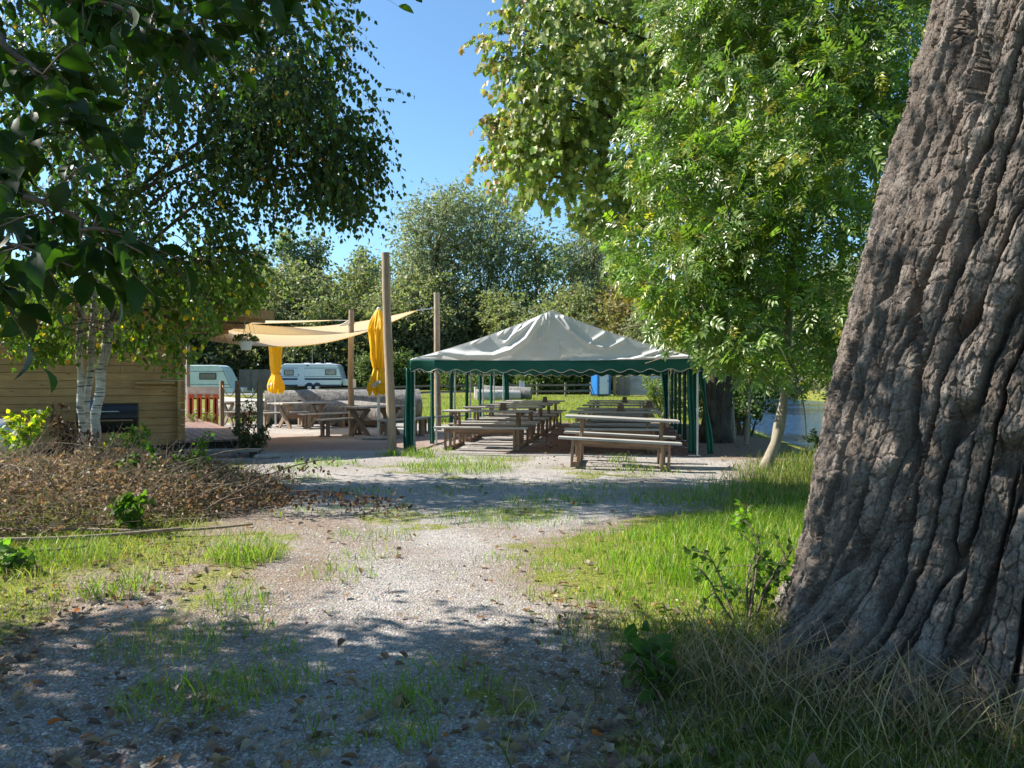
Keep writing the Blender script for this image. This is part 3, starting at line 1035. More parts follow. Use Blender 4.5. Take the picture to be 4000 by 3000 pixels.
MB().box((-3.42, -0.02, 0.25), (7.16, 0.05, 0.11)).build('base_board', M['hut_wall'], hut, bevel=0.005)
# shallow roof, ridge running front to back, carried on over the deck
m = MB()
prof = [(-7.6, 2.86), (-3.2, 3.22), (1.85, 2.90)]
for (x0, z0), (x1, z1) in zip(prof[:-1], prof[1:]):
    m.prism([(x0, z0), (x1, z1), (x1, z1 + 0.07), (x0, z0 + 0.07)], -0.55, 6.0)
m.build('roof', M['roof_felt'], hut)
m = MB()
for (x0, z0), (x1, z1) in zip(prof[:-1], prof[1:]):
    m.prism([(x0, z0 - 0.10), (x1, z1 - 0.10), (x1, z1 + 0.085), (x0, z0 + 0.085)], -0.585, -0.553)
m.build('barge_board', M['hut_trim'], hut)
MB().prism([(-6.97, 2.87), (-3.2, 3.18), (-0.02, 2.97), (-0.02, 2.87)], 0.004, 0.05).build('gable_boards', M['hut_wall'], hut)
for yy in (0.1, 2.4, 4.8):
    MB().box((0.9, yy, 2.84), (1.8, 0.09, 0.12)).build('porch_beam', M['hut_trim'], hut, bevel=0.005)
wn = MB().box((-3.75, -0.012, 1.98), (1.05, 0.03, 0.98)).build('window', M['hut_trim'], hut, bevel=0.004)
MB().box((-3.75, -0.034, 1.98), (0.84, 0.02, 0.78)).build('frame', M['white_paint'], wn, bevel=0.004)
MB().box((-3.78, -0.047, 2.0), (0.58, 0.012, 0.56)).build('pane', M['glass_dark'], wn)
MB().box((-0.42, -0.10, 1.47), (0.72, 0.20, 0.035)).build('serving_ledge', M['hut_trim'], hut, bevel=0.004)
MB().box((-0.42, -0.03, 1.38), (0.74, 0.03, 0.05)).build('ledge_batten', M['hut_trim'], hut, bevel=0.004)

deck = empty('timber_deck', HC, HA, 'reddish brown board deck on a dark base, running back beside the hut', 'deck')
m = MB()
for k in range(9):
    m.box((-0.10 + 0.2 * k + 0.09, 5.2 + 0.01 * ((k * 3) % 4), 0.265), (0.182, 11.0, 0.045))
m.build('boards', M['deck'], deck, bevel=0.005)
MB().box((0.72, 5.25, 0.10), (1.62, 10.7, 0.28)).build('base', M['dark_wood'], deck)
MB().box((0.72, -0.13, 0.205), (1.66, 0.04, 0.07)).build('edge_beam', M['dark_wood'], deck)

st = empty('deck_step', (gx(872, 15.6), 15.6, gzf(-5.7, 15.6)), R(9), 'grey plank step lying on the ground before the deck', 'step')
m = MB()
for k in range(2):
    m.box((0, -0.11 + 0.22 * k, 0.13), (1.38, 0.21, 0.04))
m.build('tread', M['step'], st, bevel=0.005)
for s in (-1, 1):
    MB().box((s * 0.58, 0, 0.055), (0.09, 0.40, 0.11)).build('bearer', M['dark_wood'], st)


def fpost(y, h, lab, x=1.66, r=0.055, zb=0.0):
    p = HL(x, y)
    o = empty('fence_post', (p.x, p.y, zb), HA + 0.1, lab, 'post', 'posts along the deck edge')
    m = MB().box((0, 0, h / 2 - 0.03), (r * 1.9, r * 1.9, h + 0.06))
    m.build('shaft', M['fence_wood'], o, bevel=0.006)
    MB().box((0, 0, h + 0.008), (r * 1.6, r * 1.6, 0.02)).build('cap', M['fence_wood'], o, bevel=0.004)
    return p


q1 = fpost(-0.05, 1.48, 'nearest square fence post, at the front corner of the deck')
q2 = fpost(2.6, 1.50, 'middle square fence post of the three on the deck edge')
q3 = fpost(5.0, 1.50, 'furthest square fence post of the three on the deck edge, by the orange stand')
q4 = fpost(11.4, 2.75, 'tall pale post at the far end of the deck, left of the orange stand', 1.55, 0.06)
for (a, b, lab) in ((q3, q2, 'orange rope slung between the middle and furthest fence posts'), (q2, q1, 'orange rope slung between the nearest and middle fence posts')):
    path = [(a.x + (b.x - a.x) * t, a.y + (b.y - a.y) * t, 1.42 - 0.30 * math.sin(math.pi * t)) for t in np.linspace(0, 1, 15)]
    tag(MB().tube(path, 0.011, 6).build('slung_rope', M['rope'], smooth=True), lab, 'rope')

for i, (px, d, r_, lab) in enumerate(((1028, 15.4, 0.10, 'larger rough edging stone beside the deck step'), (1062, 15.55, 0.085, 'smaller pale edging stone at the path end of the step'))):
    m = MB().lathe([(-0.05, 0.02), (-0.03, r_ * 1.1), (0.02, r_ * 1.25), (0.07, r_), (0.09, 0.03)], 12, wob=lambda a, z: 1 + 0.2 * math.sin(2 * a + i) + 0.1 * math.sin(5 * a))
    o = m.build('edging_stone', M['stone'], smooth='auto'); o.location = (gx(px, d), d, gzf(gx(px, d), d) + 0.03); o.scale = (1.5, 0.8, 0.7)
    tag(o, lab, 'stone')

# barrel barbecue by the hut wall
gr = empty('barrel_barbecue', (-7.55, 14.75, gzf(-7.5, 14.75)), R(22), 'black barrel barbecue with domed lid, behind the birch stems', 'barbecue')


def half_barrel(lo, hi, z0, r_, name, mat):
    m = MB(); n = 14
    ring = [(r_ * math.cos(a), r_ * math.sin(a)) for a in np.linspace(lo, hi, n)]
    out = [(y, z0 + z) for y, z in ring]
    xs = (-0.50, 0.50)
    vs = [(x, y, z) for x in xs for (y, z) in out]
    fs = [(k, k + 1, n + k + 1, n + k) for k in range(n - 1)] + [tuple(range(n)), tuple(range(2 * n - 1, n - 1, -1))]
    m.add(vs, fs)
    return m.build(name, mat, gr, smooth='auto')


half_barrel(math.pi, 2 * math.pi, 0.80, 0.27, 'bowl', M['black_iron'])
lid = half_barrel(0, math.pi, 0.815, 0.27, 'lid', M['black_iron'])
MB().tube([(-0.2, -0.27, 0.92), (-0.2, -0.34, 0.94), (0.2, -0.34, 0.94), (0.2, -0.27, 0.92)], 0.012, 8).build('handle', M['steel'], lid)
for x in (-0.42, 0.42):
    for y in (-0.2, 0.2):
        MB().tube([(x, y * 1.2, 0), (x, y, 0.68)], 0.018, 8).build('leg', M['black_iron'], gr)
MB().box((0, 0, 0.28), (0.9, 0.40, 0.02)).build('shelf', M['black_iron'], gr)
MB().box((0, -0.34, 0.78), (0.86, 0.12, 0.025)).build('front_shelf', M['table_beam'], gr)
bg = MB().lathe([(0.0, 0.02), (0.05, 0.09), (0.25, 0.10), (0.42, 0.05), (0.5, 0.025)], 12, wob=lambda a, z: 1 + 0.25 * math.sin(3 * a + z * 9)).build('plastic_bag', M['blue_bag'], smooth=True)
bg.location = (-7.72, 14.42, 0.72); tag(bg, 'crumpled blue plastic bag hung at the barbecue behind the birch', 'bag')

# galvanised tank
tk = empty('steel_tank', (-8.85, 12.9, gzf(-8.9, 12.9)), R(12), 'silver steel tank lying on its side before the hut wall', 'tank')
m = MB(); prof = [(-0.75, 0.02), (-0.73, 0.22), (-0.66, 0.33), (-0.55, 0.385), (0.25, 0.385), (0.253, 0.40), (0.28, 0.40), (0.283, 0.385), (0.50, 0.36), (0.62, 0.30), (0.69, 0.2), (0.71, 0.02)]
rings = []
for (x, r_) in prof:
    rings.append([(x, r_ * math.cos(a), 0.52 + r_ * math.sin(a)) for a in np.linspace(0, 2 * math.pi, 33)[:-1]])
m.add([p for r_ in rings for p in r_], [(i * 32 + k, i * 32 + (k + 1) % 32, (i + 1) * 32 + (k + 1) % 32, (i + 1) * 32 + k) for i in range(len(prof) - 1) for k in range(32)])
m.build('shell', M['galv'], tk, smooth='auto')
MB().lathe([(0.88, 0.14), (0.955, 0.14), (0.975, 0.10)], 20, (-0.12, 0, 0)).build('hatch', M['galv'], tk, smooth='auto')
MB().tube([(-0.12 + 0.09 * math.cos(a), 0, 0.97 + 0.15 * math.sin(a)) for a in np.linspace(0, math.pi, 12)], 0.014, 8).build('handle', M['steel'], tk, smooth=True)
for x in (-0.4, 0.35):
    MB().box((x, 0, 0.08), (0.10, 0.62, 0.17)).build('cradle', M['dark_wood'], tk)

# orange slotted stand
os_ = empty('slotted_stand', (gx(795, 25.6), 25.6, gzf(-10, 25.6)), R(14), 'stand of four orange slotted boards on steel bars behind the deck', 'stand', None)
for k in range(4):
    x = -0.38 + k * 0.25
    b = MB()
    b.box((x - 0.055, 0, 0.58), (0.05, 0.07, 1.0)).box((x + 0.055, 0, 0.58), (0.05, 0.07, 1.0)).box((x, 0, 1.02), (0.06, 0.068, 0.13)).box((x, 0, 0.16), (0.06, 0.068, 0.16))
    b.build('board', M['orange'], os_, bevel=0.004)
    MB().box((x, 0.03, 0.6), (0.06, 0.01, 0.72)).build('slot_back', M['rubber'], os_)
for z in (0.10, 0.98, 1.30):
    MB().beam((-0.5, 0.06, z), (0.5, 0.06, z), 0.03, 0.04).build('bar', M['steel'], os_)
MB().box((0.0, 0.09, 1.15), (0.98, 0.02, 0.28)).build('grey_panel', M['galv'], os_)
for x in (-0.5, 0.5):
    MB().box((x, 0.09, 0.66), (0.05, 0.05, 1.32)).build('upright', M['white_paint'], os_)

# hanging basket
hb = empty('hanging_basket', HL(1.55, -0.5, 0) + Vector((0, 0, hz(1350, 16.6))), 0, 'white hanging basket of wilting flowers in front of the shade sail', 'basket')
hb.location.x = gx(961, 16.6); hb.location.y = 16.6
MB().lathe([(-0.10, 0.085), (-0.09, 0.10), (0.05, 0.135), (0.07, 0.15), (0.085, 0.15)], 18).build('pot', M['white_paint'], hb, smooth='auto')
ztop = 2.93 - hb.location.z
BASKET = hb
for a in (0.3, 2.4, 4.5):
    MB().tube([(0.14 * math.cos(a), 0.14 * math.sin(a), 0.08), (0, 0, ztop)], 0.005, 5).build('wire', M['piping'], hb)

# ================================================================== LOGS
def log(name, p0, p1, r0, r1, mat, lab, seed, group=None, end_mat=None):
    p0, p1 = Vector(p0), Vector(p1)
    d = p1 - p0; Ln = d.length
    sd = Vector((-d.y, d.x, 0)).normalized(); up = Vector((0, 0, 1))
    nl, na = 60, 40
    T, A = np.meshgrid(np.linspace(0, 1, nl + 1), np.arange(na) / na * 2 * math.pi, indexing='ij')
    base = r0 + (r1 - r0) * T
    rr = base * (0.86 + 0.28 * fbm(np.cos(A) * 1.2 + T * Ln * 0.8, np.sin(A) * 1.2 + seed, seed=seed)) + 0.05 * base * (fbm(np.cos(A) * 5 + seed, np.sin(A) * 5, T * Ln * 0.6, seed=seed + 3) - 0.5) * 2
    ax = np.array(p0)[None, None] + T[..., None] * np.array(d)[None, None]
    P = ax + rr[..., None] * (np.cos(A)[..., None] * np.array(sd) + np.sin(A)[..., None] * np.array(up))
    V = P.reshape(-1, 3)
    i, j = np.meshgrid(np.arange(nl), np.arange(na), indexing='ij')
    q = np.stack([i * na + j, i * na + (j + 1) % na, (i + 1) * na + (j + 1) % na, (i + 1) * na + j], -1).reshape(-1, 4)
    o = link(np_mesh(name, V, q, smooth=True), name, mat)
    for t, k in ((0, 0), (1, nl)):
        ring = P[k]; c = ring.mean(0) + (np.array(d) / Ln) * (-0.012 if k == 0 else 0.012)
        ms = MB().add([tuple(c)] + [tuple(x) for x in ring], [(0, 1 + a, 1 + (a + 1) % na) for a in range(na)])
        ms.build('cut_end', end_mat or M['log_end'], o)
    return tag(o, lab, 'log', group)


log('fallen_log', (-8.75, 27.9, 0.55), (-3.5, 29.6, 0.58), 0.60, 0.66, M['log'], 'huge grey fallen trunk lying behind the cross legged tables', 3, 'fallen logs')
log('fallen_log', (-6.15, 27.0, 0.42), (-4.0, 25.9, 0.38), 0.46, 0.40, M['log'], 'shorter smooth grey log in front of the huge fallen trunk', 5, 'fallen logs')
log('fallen_log', (-11.4, 31.2, 0.45), (-9.2, 30.2, 0.42), 0.42, 0.40, M['log_pale'], 'bleached pale log at the left end of the huge fallen trunk', 8, 'fallen logs')
zl = gzf(-1, 52)
log('fallen_log', (gx(1860, 52), 52, zl + 0.32), (gx(2030, 52), 52.8, zl + 0.30), 0.40, 0.33, M['log_pale'], 'pale split log on the lawn, front one of two seen through the marquee', 11, 'fallen logs')
log('fallen_log', (gx(1890, 53.6), 53.8, zl + 0.50), (gx(2075, 53.4), 53.2, zl + 0.45), 0.50, 0.42, M['log'], 'grey rough log on the lawn behind the pale split one', 13, 'fallen logs')


def stump(px, d, h, lab, card=False):
    x = gx(px, d); z = gzf(x, d)
    m = MB().lathe([(-0.05, 0.15), (h * 0.6, 0.14), (h - 0.03, 0.14), (h, 0.155)], 14, wob=lambda a, q: 1 + 0.07 * math.sin(3 * a))
    o = m.build('stump_post', M['log_pale'], smooth='auto'); o.location = (x, d, z)
    tag(o, lab, 'post')
    if card:
        c = empty('info_card', (x + 0.05, d, z + h), R(4), 'small white card with dark lines fixed on the %s' % card, 'sign')
        MB().box((0, 0, 0.20), (0.36, 0.02, 0.42)).build('card', M['paper'], c)
        m = MB()
        for k in range(4):
            m.box((0.0, -0.012, 0.33 - k * 0.085), (0.26 - 0.05 * (k % 2), 0.003, 0.03))
        m.build('text_lines', M['ink'], c)


stump(1700, 56.0, 1.0, 'reddish stump post in the lawn left of the marquee side poles', 'left stump post by the rail fence')
stump(1860, 55.0, 0.82, 'pale stump post at the left end of the split log')
stump(2036, 54.6, 0.78, 'short pale stump post rising behind the rough log', 'stump behind the rough log')


# ================================================================== RAIL FENCE, TOILET, GATE
def rail_fence(pts, lab, h=1.05, step=2.6):
    x0, y0 = pts[0]
    root = empty('rail_fence', (x0, y0, gzf(x0, y0)), 0, lab, 'fence', 'rail fences across the lawn')
    O = Vector(root.location)
    for (ax, ay), (bx, by) in zip(pts[:-1], pts[1:]):
        n = max(1, round(math.hypot(bx - ax, by - ay) / step))
        P = [Vector((ax + (bx - ax) * k / n, ay + (by - ay) * k / n, 0)) for k in range(n + 1)]
        for p in P: p.z = gzf(p.x, p.y)
        for k in range(n + 1):
            if k == 0 and (ax, ay) != pts[0]: continue
            MB().tube([P[k] - O - Vector((0, 0, 0.1)), P[k] - O + Vector((0, 0, h))], 0.085, 8).build('post', M['rail_wood'], root, smooth='auto')
        for k in range(n):
            for z in (0.42, 0.86):
                MB().beam(P[k] - O + Vector((0, -0.09, z)), P[k + 1] - O + Vector((0, -0.09, z)), 0.05, 0.14).build('rail', M['rail_wood'], root)
    return root


rail_fence([(-11.5, 47.0), (-5.6, 56.0), (-2.6, 57.0)], 'low dark rail fence left of the logs, crossing the lawn behind the terrace')
rail_fence([(-0.2, 57.5), (3.9, 57.5), (5.9, 59.0)], 'low dark rail fence between the lawn logs and the blue toilet cabin')

d = 58.5
tx = gx(2347, d)
to = empty('portable_toilet', (tx, d, gzf(tx, d)), R(18), 'blue portable toilet cabin with a white door, seen under the marquee valance', 'toilet')
MB().prism([(-0.56, 0.12), (0.56, 0.12), (0.56, 2.15), (-0.56, 2.15)], -0.56, 0.56).build('cabin', M['toilet_blue'], to, bevel=0.05)
MB().lathe([(2.15, 0.80), (2.20, 0.80), (2.32, 0.5), (2.36, 0.1)], 4).build('roof', M['toilet_white'], to)
MB().box((0, 0, 0.06), (1.14, 1.14, 0.12)).build('base', M['rubber'], to)
dr = MB().box((0.0, -0.575, 1.12), (0.72, 0.03, 1.9)).build('door', M['toilet_white'], to, bevel=0.01)
m = MB()
for z, hh in ((0.62, 0.75), (1.28, 0.45)):
    for s in (-1, 1):
        m.box((s * 0.26, -0.594, z), (0.02, 0.012, hh))
        m.box((0, -0.594, z + s * hh / 2), (0.54, 0.012, 0.02))
m.build('door_moulding', M['galv'], dr)
MB().box((0.30, -0.60, 1.15), (0.05, 0.03, 0.14)).build('handle', M['rubber'], dr)


def lettering(name, body, size, loc, parent, mat, rx=R(90)):
    cu = bpy.data.curves.new(name, 'FONT'); cu.body = body; cu.size = size; cu.extrude = 0.004; cu.align_x = 'CENTER'
    tmp = bpy.data.objects.new(name, cu)
    COL.objects.link(tmp)
    dg = bpy.context.evaluated_depsgraph_get()
    me = bpy.data.meshes.new_from_object(tmp.evaluated_get(dg))
    bpy.data.objects.remove(tmp)
    o = link(me, name, mat, parent); o.location = loc; o.rotation_euler = (rx, 0, 0)
    return o


lettering('lettering', 'toi', 0.42, (0.04, -0.60, 1.72), dr, M['ink'])
x = gx(2428, 58.8)
ga = empty('board_gate', (x, 58.8, gzf(x, 58.8)), R(-4), 'dark grey board gate beside a pale post, right of the toilet cabin', 'gate')
MB().box((-0.52, -0.04, 0.75), (0.22, 0.12, 1.55)).build('post', M['hut_trim'], ga)
m = MB()
for k in range(7):
    m.box((-0.30 + k * 0.14, 0, 0.74), (0.134, 0.03, 1.42))
m.build('boards', M['fence_wood'], ga)
MB().box((0.12, 0.03, 1.2), (0.98, 0.03, 0.10)).build('ledge', M['fence_wood'], ga)
x = gx(2520, 59.2)
pf = empty('plank_fence', (x, 59.2, gzf(x, 59.2)), R(-3), 'pale horizontal plank fence panel behind the willow shrub', 'fence')
m = MB()
for k in range(6):
    m.box((0.15, 0, 0.18 + k * 0.245), (2.8, 0.035, 0.235))
m.build('planks', M['table_top'], pf)
for s in (-1.2, 0.15, 1.5):
    MB().box((s, 0.06, 0.75), (0.1, 0.1, 1.5)).build('post', M['hut_trim'], pf)
# dark board screen behind the two caravans
x = gx(1030, 66)
sc_ = empty('board_screen', (x, 73.2, gzf(x, 73.2)), R(2), 'dark upright board screen standing between the two caravans', 'fence')
m = MB()
for k in range(36):
    m.box((-4.4 + k * 0.25, 0.01 * (k % 2), 0.95), (0.24, 0.03, 1.9))
m.build('boards', M['fence_wood'], sc_)
for s in (-4.4, -1.5, 1.5, 4.4):
    MB().box((s, 0.08, 0.95), (0.1, 0.1, 1.95)).build('post', M['fence_wood'], sc_)


# ================================================================== CARAVANS
def wheel(parent, x, y, z, r_):
    m = MB()
    rg = [(-0.09, r_ * 0.62), (-0.09, r_ * 0.95), (-0.06, r_), (0.06, r_), (0.09, r_ * 0.95), (0.09, r_ * 0.62)]
    n = 24
    vs = [(x + q * math.cos(a), y + t, z + q * math.sin(a)) for (t, q) in rg for a in np.linspace(0, 2 * math.pi, n + 1)[:-1]]
    m.add(vs, [(i * n + k, i * n + (k + 1) % n, (i + 1) * n + (k + 1) % n, (i + 1) * n + k) for i in range(5) for k in range(n)])
    wh = m.build('wheel', M['rubber'], parent, smooth='auto')
    vs = [(x, y - 0.075, z)] + [(x + 0.64 * r_ * math.cos(a), y - 0.07, z + 0.64 * r_ * math.sin(a)) for a in np.linspace(0, 2 * math.pi, n + 1)[:-1]]
    MB().add(vs, [(0, 1 + k, 1 + (k + 1) % n) for k in range(n)]).build('rim', M['steel'], wh)


def win(parent, x0, x1, z0, z1, y, pane):
    m = MB(); f = 0.05
    m.box(((x0 + x1) / 2, y, z0), (x1 - x0, 0.04, f)).box(((x0 + x1) / 2, y, z1), (x1 - x0, 0.04, f))
    m.box((x0, y, (z0 + z1) / 2), (f, 0.038, z1 - z0)).box((x1, y, (z0 + z1) / 2), (f, 0.038, z1 - z0))
    wn = m.build('window', M['rubber'], parent)
    MB().box(((x0 + x1) / 2, y + 0.006, (z0 + z1) / 2), (x1 - x0 - f, 0.02, z1 - z0 - f)).build('pane', pane, wn)


d = 71.0
x = gx(1095, d)
cv1 = empty('caravan', (x, d, gzf(x + 3, d) - 0.02), 0, 'long pale blue caravan with navy stripes and two axles, parked behind the big log', 'caravan')
out = [(0.12, 0.42), (5.35, 0.42), (5.50, 0.75), (5.52, 1.15), (5.18, 2.25), (5.02, 2.40), (4.7, 2.46), (0.42, 2.46), (0.15, 2.36), (0.04, 2.1), (0.0, 1.2), (0.02, 0.75)]
MB().prism(out, 0, 2.2).build('body', M['van_body'], cv1, bevel=0.05)
m = MB()
for z, h, x0, x1 in ((2.06, 0.04, 0.03, 5.24), (1.30, 0.03, 0.0, 5.48), (1.07, 0.17, 0.0, 5.50), (0.50, 0.15, 0.1, 5.40)):
    for a, b in ((x0, 1.55), (2.2, x1)) if h > 0.035 else ((x0, x1),):
        m.box(((a + b) / 2, -0.006, z), (b - a, 0.012, h))
m.build('stripe', M['van_stripe'], cv1)
dr = MB().box((1.875, -0.012, 1.38), (0.60, 0.03, 1.72)).build('door', M['van_body'], cv1, bevel=0.012)
MB().box((1.66, -0.035, 1.45), (0.09, 0.03, 0.11)).build('handle', M['rubber'], dr)
win(cv1, 0.36, 1.18, 1.42, 1.90, -0.01, M['curtained'])
win(cv1, 4.05, 5.02, 1.45, 1.92, -0.01, M['curtained'])
m = MB()
for x_ in (2.62, 3.32):
    m.prism([(x_ + 0.38 * math.cos(a), 0.42 + 0.34 * max(0, math.sin(a))) for a in np.linspace(0, math.pi, 12)], -0.015, -0.003)
m.build('wheel_arch', M['van_stripe'], cv1)
for x_ in (2.62, 3.32):
    wheel(cv1, x_, 0.06, 0.31, 0.31)
MB().prism([(5.5, 0.48), (6.1, 0.48), (6.16, 0.62), (6.08, 0.92), (5.9, 1.08), (5.5, 1.12)], 0.5, 1.7).build('gas_locker', M['white_paint'], cv1, bevel=0.05)
MB().tube([(5.4, 1.1, 0.42), (6.7, 1.1, 0.45)], 0.05, 6).build('tow_bar', M['rubber'], cv1)
for x_, y_ in ((2.2, 0.9), (3.2, 1.0), (4.2, 0.9)):
    MB().box((x_, y_, 2.50), (0.5, 0.5, 0.08)).build('roof_vent', M['white_paint'], cv1, bevel=0.02)
MB().box((2.45, -0.01, 2.28), (0.22, 0.02, 0.09)).build('vent_grille', M['rubber'], cv1)
for x_, h in ((2.6, 1.3), (3.75, 0.45)):
    MB().tube([(x_, 1.1, 2.45), (x_, 1.1, 2.45 + h)], 0.015, 5).build('aerial', M['steel'], cv1)

d = 54.0
x = gx(905, d) - 5.4
cv2 = empty('caravan', (x, d, gzf(x + 4, d) - 0.02), R(3), 'pale green caravan with a raked front, half hidden behind the hut corner', 'caravan')
out = [(0.0, 0.40), (5.45, 0.42), (5.40, 0.70), (5.10, 1.35), (4.72, 2.10), (4.55, 2.28), (4.3, 2.36), (0.35, 2.36), (0.05, 2.2), (-0.05, 1.2)]
MB().prism(out, 0, 2.1).build('body', M['van_body_green'], cv2, bevel=0.05)
m = MB()
for z, x1 in ((1.92, 4.78), (1.02, 5.20), (0.80, 5.30)):
    m.box((x1 / 2, -0.006, z), (x1, 0.012, 0.03))
m.beam((4.72, -0.012, 2.0), (5.28, -0.012, 0.78), 0.012, 0.03)
m.build('stripe', M['van_stripe'], cv2)
win(cv2, 3.15, 4.25, 1.38, 1.80, -0.01, M['glass_dark'])
win(cv2, 0.6, 1.7, 1.35, 1.82, -0.01, M['glass_dark'])
wheel(cv2, 2.5, 0.05, 0.32, 0.32)
MB().box((5.7, 1.0, 0.62), (0.5, 1.0, 0.4)).build('gas_locker', M['galv'], cv2, bevel=0.05)
MB().tube([(5.3, 1.05, 0.45), (6.6, 1.05, 0.48)], 0.05, 6).tube([(6.45, 1.05, 0.0), (6.45, 1.05, 0.75)], 0.04, 6).build('tow_bar', M['steel'], cv2)

# ================================================================== LEAVES
def norm(a):
    return a / (np.linalg.norm(a, axis=-1, keepdims=True) + 1e-9)


def rdir(n):
    return norm(rng.normal(size=(n, 3)))


# leaf templates: (along 0..1, side -0.5..0.5, up) and faces
def T_diamond():
    return np.array([(0, 0, 0), (0.4, 0.5, 0.06), (1, 0, -0.1), (0.4, -0.5, 0.06)]), [(0, 1, 2, 3)]


def T_birch():
    return np.array([(0, 0, 0), (0.25, 0.46, 0.05), (0.5, 0.42, 0.04), (1, 0, -0.12), (0.5, -0.42, 0.04), (0.25, -0.46, 0.05)]), [(0, 1, 2, 3), (0, 3, 4, 5)]


def T_leaflet():
    return np.array([(0, 0, 0), (0.35, 0.5, 0.05), (1, 0, -0.08), (0.35, -0.5, 0.05)]), [(0, 1, 2), (0, 2, 3)]


def T_maple():
    pts = [(0, 0), (0.06, 0.30), (0.02, 0.46), (0.30, 0.34), (0.48, 0.56), (0.56, 0.24), (0.72, 0.28), (1.0, 0)]
    half = pts[1:-1]
    P = [(0, 0, 0)] + [(a, s, 0.10 * abs(s) * 2 - 0.1 * a * a) for a, s in half] + [(1, 0, -0.14)] + [(a, -s, 0.10 * abs(s) * 2 - 0.1 * a * a) for a, s in half[::-1]]
    n = len(half)
    return np.array(P), [tuple(range(0, n + 2)), tuple([0] + list(range(n + 1, 2 * n + 2)))]


def T_broad():
    rows = [(0.0, 0.0), (0.15, 0.30), (0.4, 0.5), (0.65, 0.43), (0.85, 0.22), (1.0, 0.0)]
    P = []
    for a, s in rows:
        z = 0.16 * math.sin(a * 2.4) - 0.22 * a * a
        P += [(a, s, z + 0.10 * s), (a, 0, z - 0.04 * (s > 0)), (a, -s, z + 0.10 * s)]
    P = np.array(P)
    fs = []
    for i in range(len(rows) - 1):
        fs += [(3 * i, 3 * i + 1, 3 * i + 4, 3 * i + 3), (3 * i + 1, 3 * i + 2, 3 * i + 5, 3 * i + 4)]
    return P, fs


def leaves_mesh(name, pos, ax, nm, ln, wd, col, tmpl):
    """many small leaves as one mesh; per leaf: foot, direction, face normal, length, width, colour"""
    P, fs = tmpl
    ax = norm(ax)
    sd = norm(np.cross(nm, ax)); nm = np.cross(ax, sd)
    n, k = len(pos), len(P)
    V = (pos[:, None] + ax[:, None] * (P[None, :, 0:1] * ln[:, None, None]) + sd[:, None] * (P[None, :, 1:2] * wd[:, None, None])
         + nm[:, None] * (P[None, :, 2:3] * ln[:, None, None]))
    blocks, cols = [], []
    byk = {}
    for f in fs: byk.setdefault(len(f), []).append(f)
    for kk, lst in byk.items():
        a = np.array(lst)
        b = (np.arange(n)[:, None, None] * k + a[None]).reshape(-1, kk)
        blocks.append(b); cols.append(np.repeat(col, len(lst), 0))
    return np_mesh(name, V.reshape(-1, 3), blocks, cols)


def palette(n, base, var=0.25, alt=None, alt_frac=0.0, clump=None):
    base = np.array(base)
    c = np.repeat(base[None], n, 0) * (1 + var * (rng.random((n, 1)) * 2 - 1))
    c *= 1 + 0.12 * (rng.random((n, 3)) * 2 - 1)
    if clump is not None:
        c *= clump[:, None]
    if alt is not None and alt_frac is not None:
        pick = rng.random(n) < alt_frac
        alt = np.array(alt)
        c[pick] = alt[rng.integers(0, len(alt), pick.sum())] * (0.8 + 0.4 * rng.random((pick.sum(), 1)))
    return np.clip(c, 0.004, 0.9)


def crown(lobes, n_clump, twigs, per_twig, twig_len, droop, shell=0.45, spread=0.25, density=None):
    """twig feet, directions and the leaf spots strung along them; lobes: (x,y,z,rx,ry,rz[,weight])"""
    C = np.array([l[:3] for l in lobes], float); Rr = np.array([l[3:6] for l in lobes], float)
    w = np.array([(l[3] * l[4] * l[5]) ** 0.72 * (l[6] if len(l) > 6 else 1) for l in lobes]); w /= w.sum()
    li = rng.choice(len(lobes), n_clump, p=w)
    d = rdir(n_clump)
    r = rng.random(n_clump) ** shell
    cc = C[li] + d * Rr[li] * r[:, None]
    shade = 0.85 + 0.3 * rng.random(n_clump)
    ti = np.repeat(np.arange(n_clump), twigs)
    n = len(ti)
    size = Rr[li[ti]].min(1, keepdims=True)
    foot = cc[ti] + rng.normal(size=(n, 3)) * size * spread * np.array([1, 1, 0.7])
    out = norm((foot - C[li[ti]]) / Rr[li[ti]])
    dr = norm(out * 0.7 + rdir(n) * 0.7 + np.array([0, 0, -droop]))
    L = twig_len * (0.6 + 0.8 * rng.random(n))
    t = np.linspace(0.08, 1, per_twig)[None] + rng.normal(size=(n, per_twig)) * 0.04
    bend = np.array([0, 0, -1.0]) * droop
    P = foot[:, None] + dr[:, None] * (t * L[:, None])[..., None] + bend * ((t ** 2) * L[:, None] * 0.6)[..., None]
    tang = norm(dr[:, None] + bend * (1.2 * t)[..., None])
    return foot, dr, L, P, tang, np.repeat(shade[ti], per_twig), cc


def px_of(P):
    """where points stand as seen from the photographer's spot, to trim crowns to their real outline"""
    return 2000 + P[:, 0] / P[:, 1] * F, 1490 - (P[:, 2] - EYE) / P[:, 1] * F


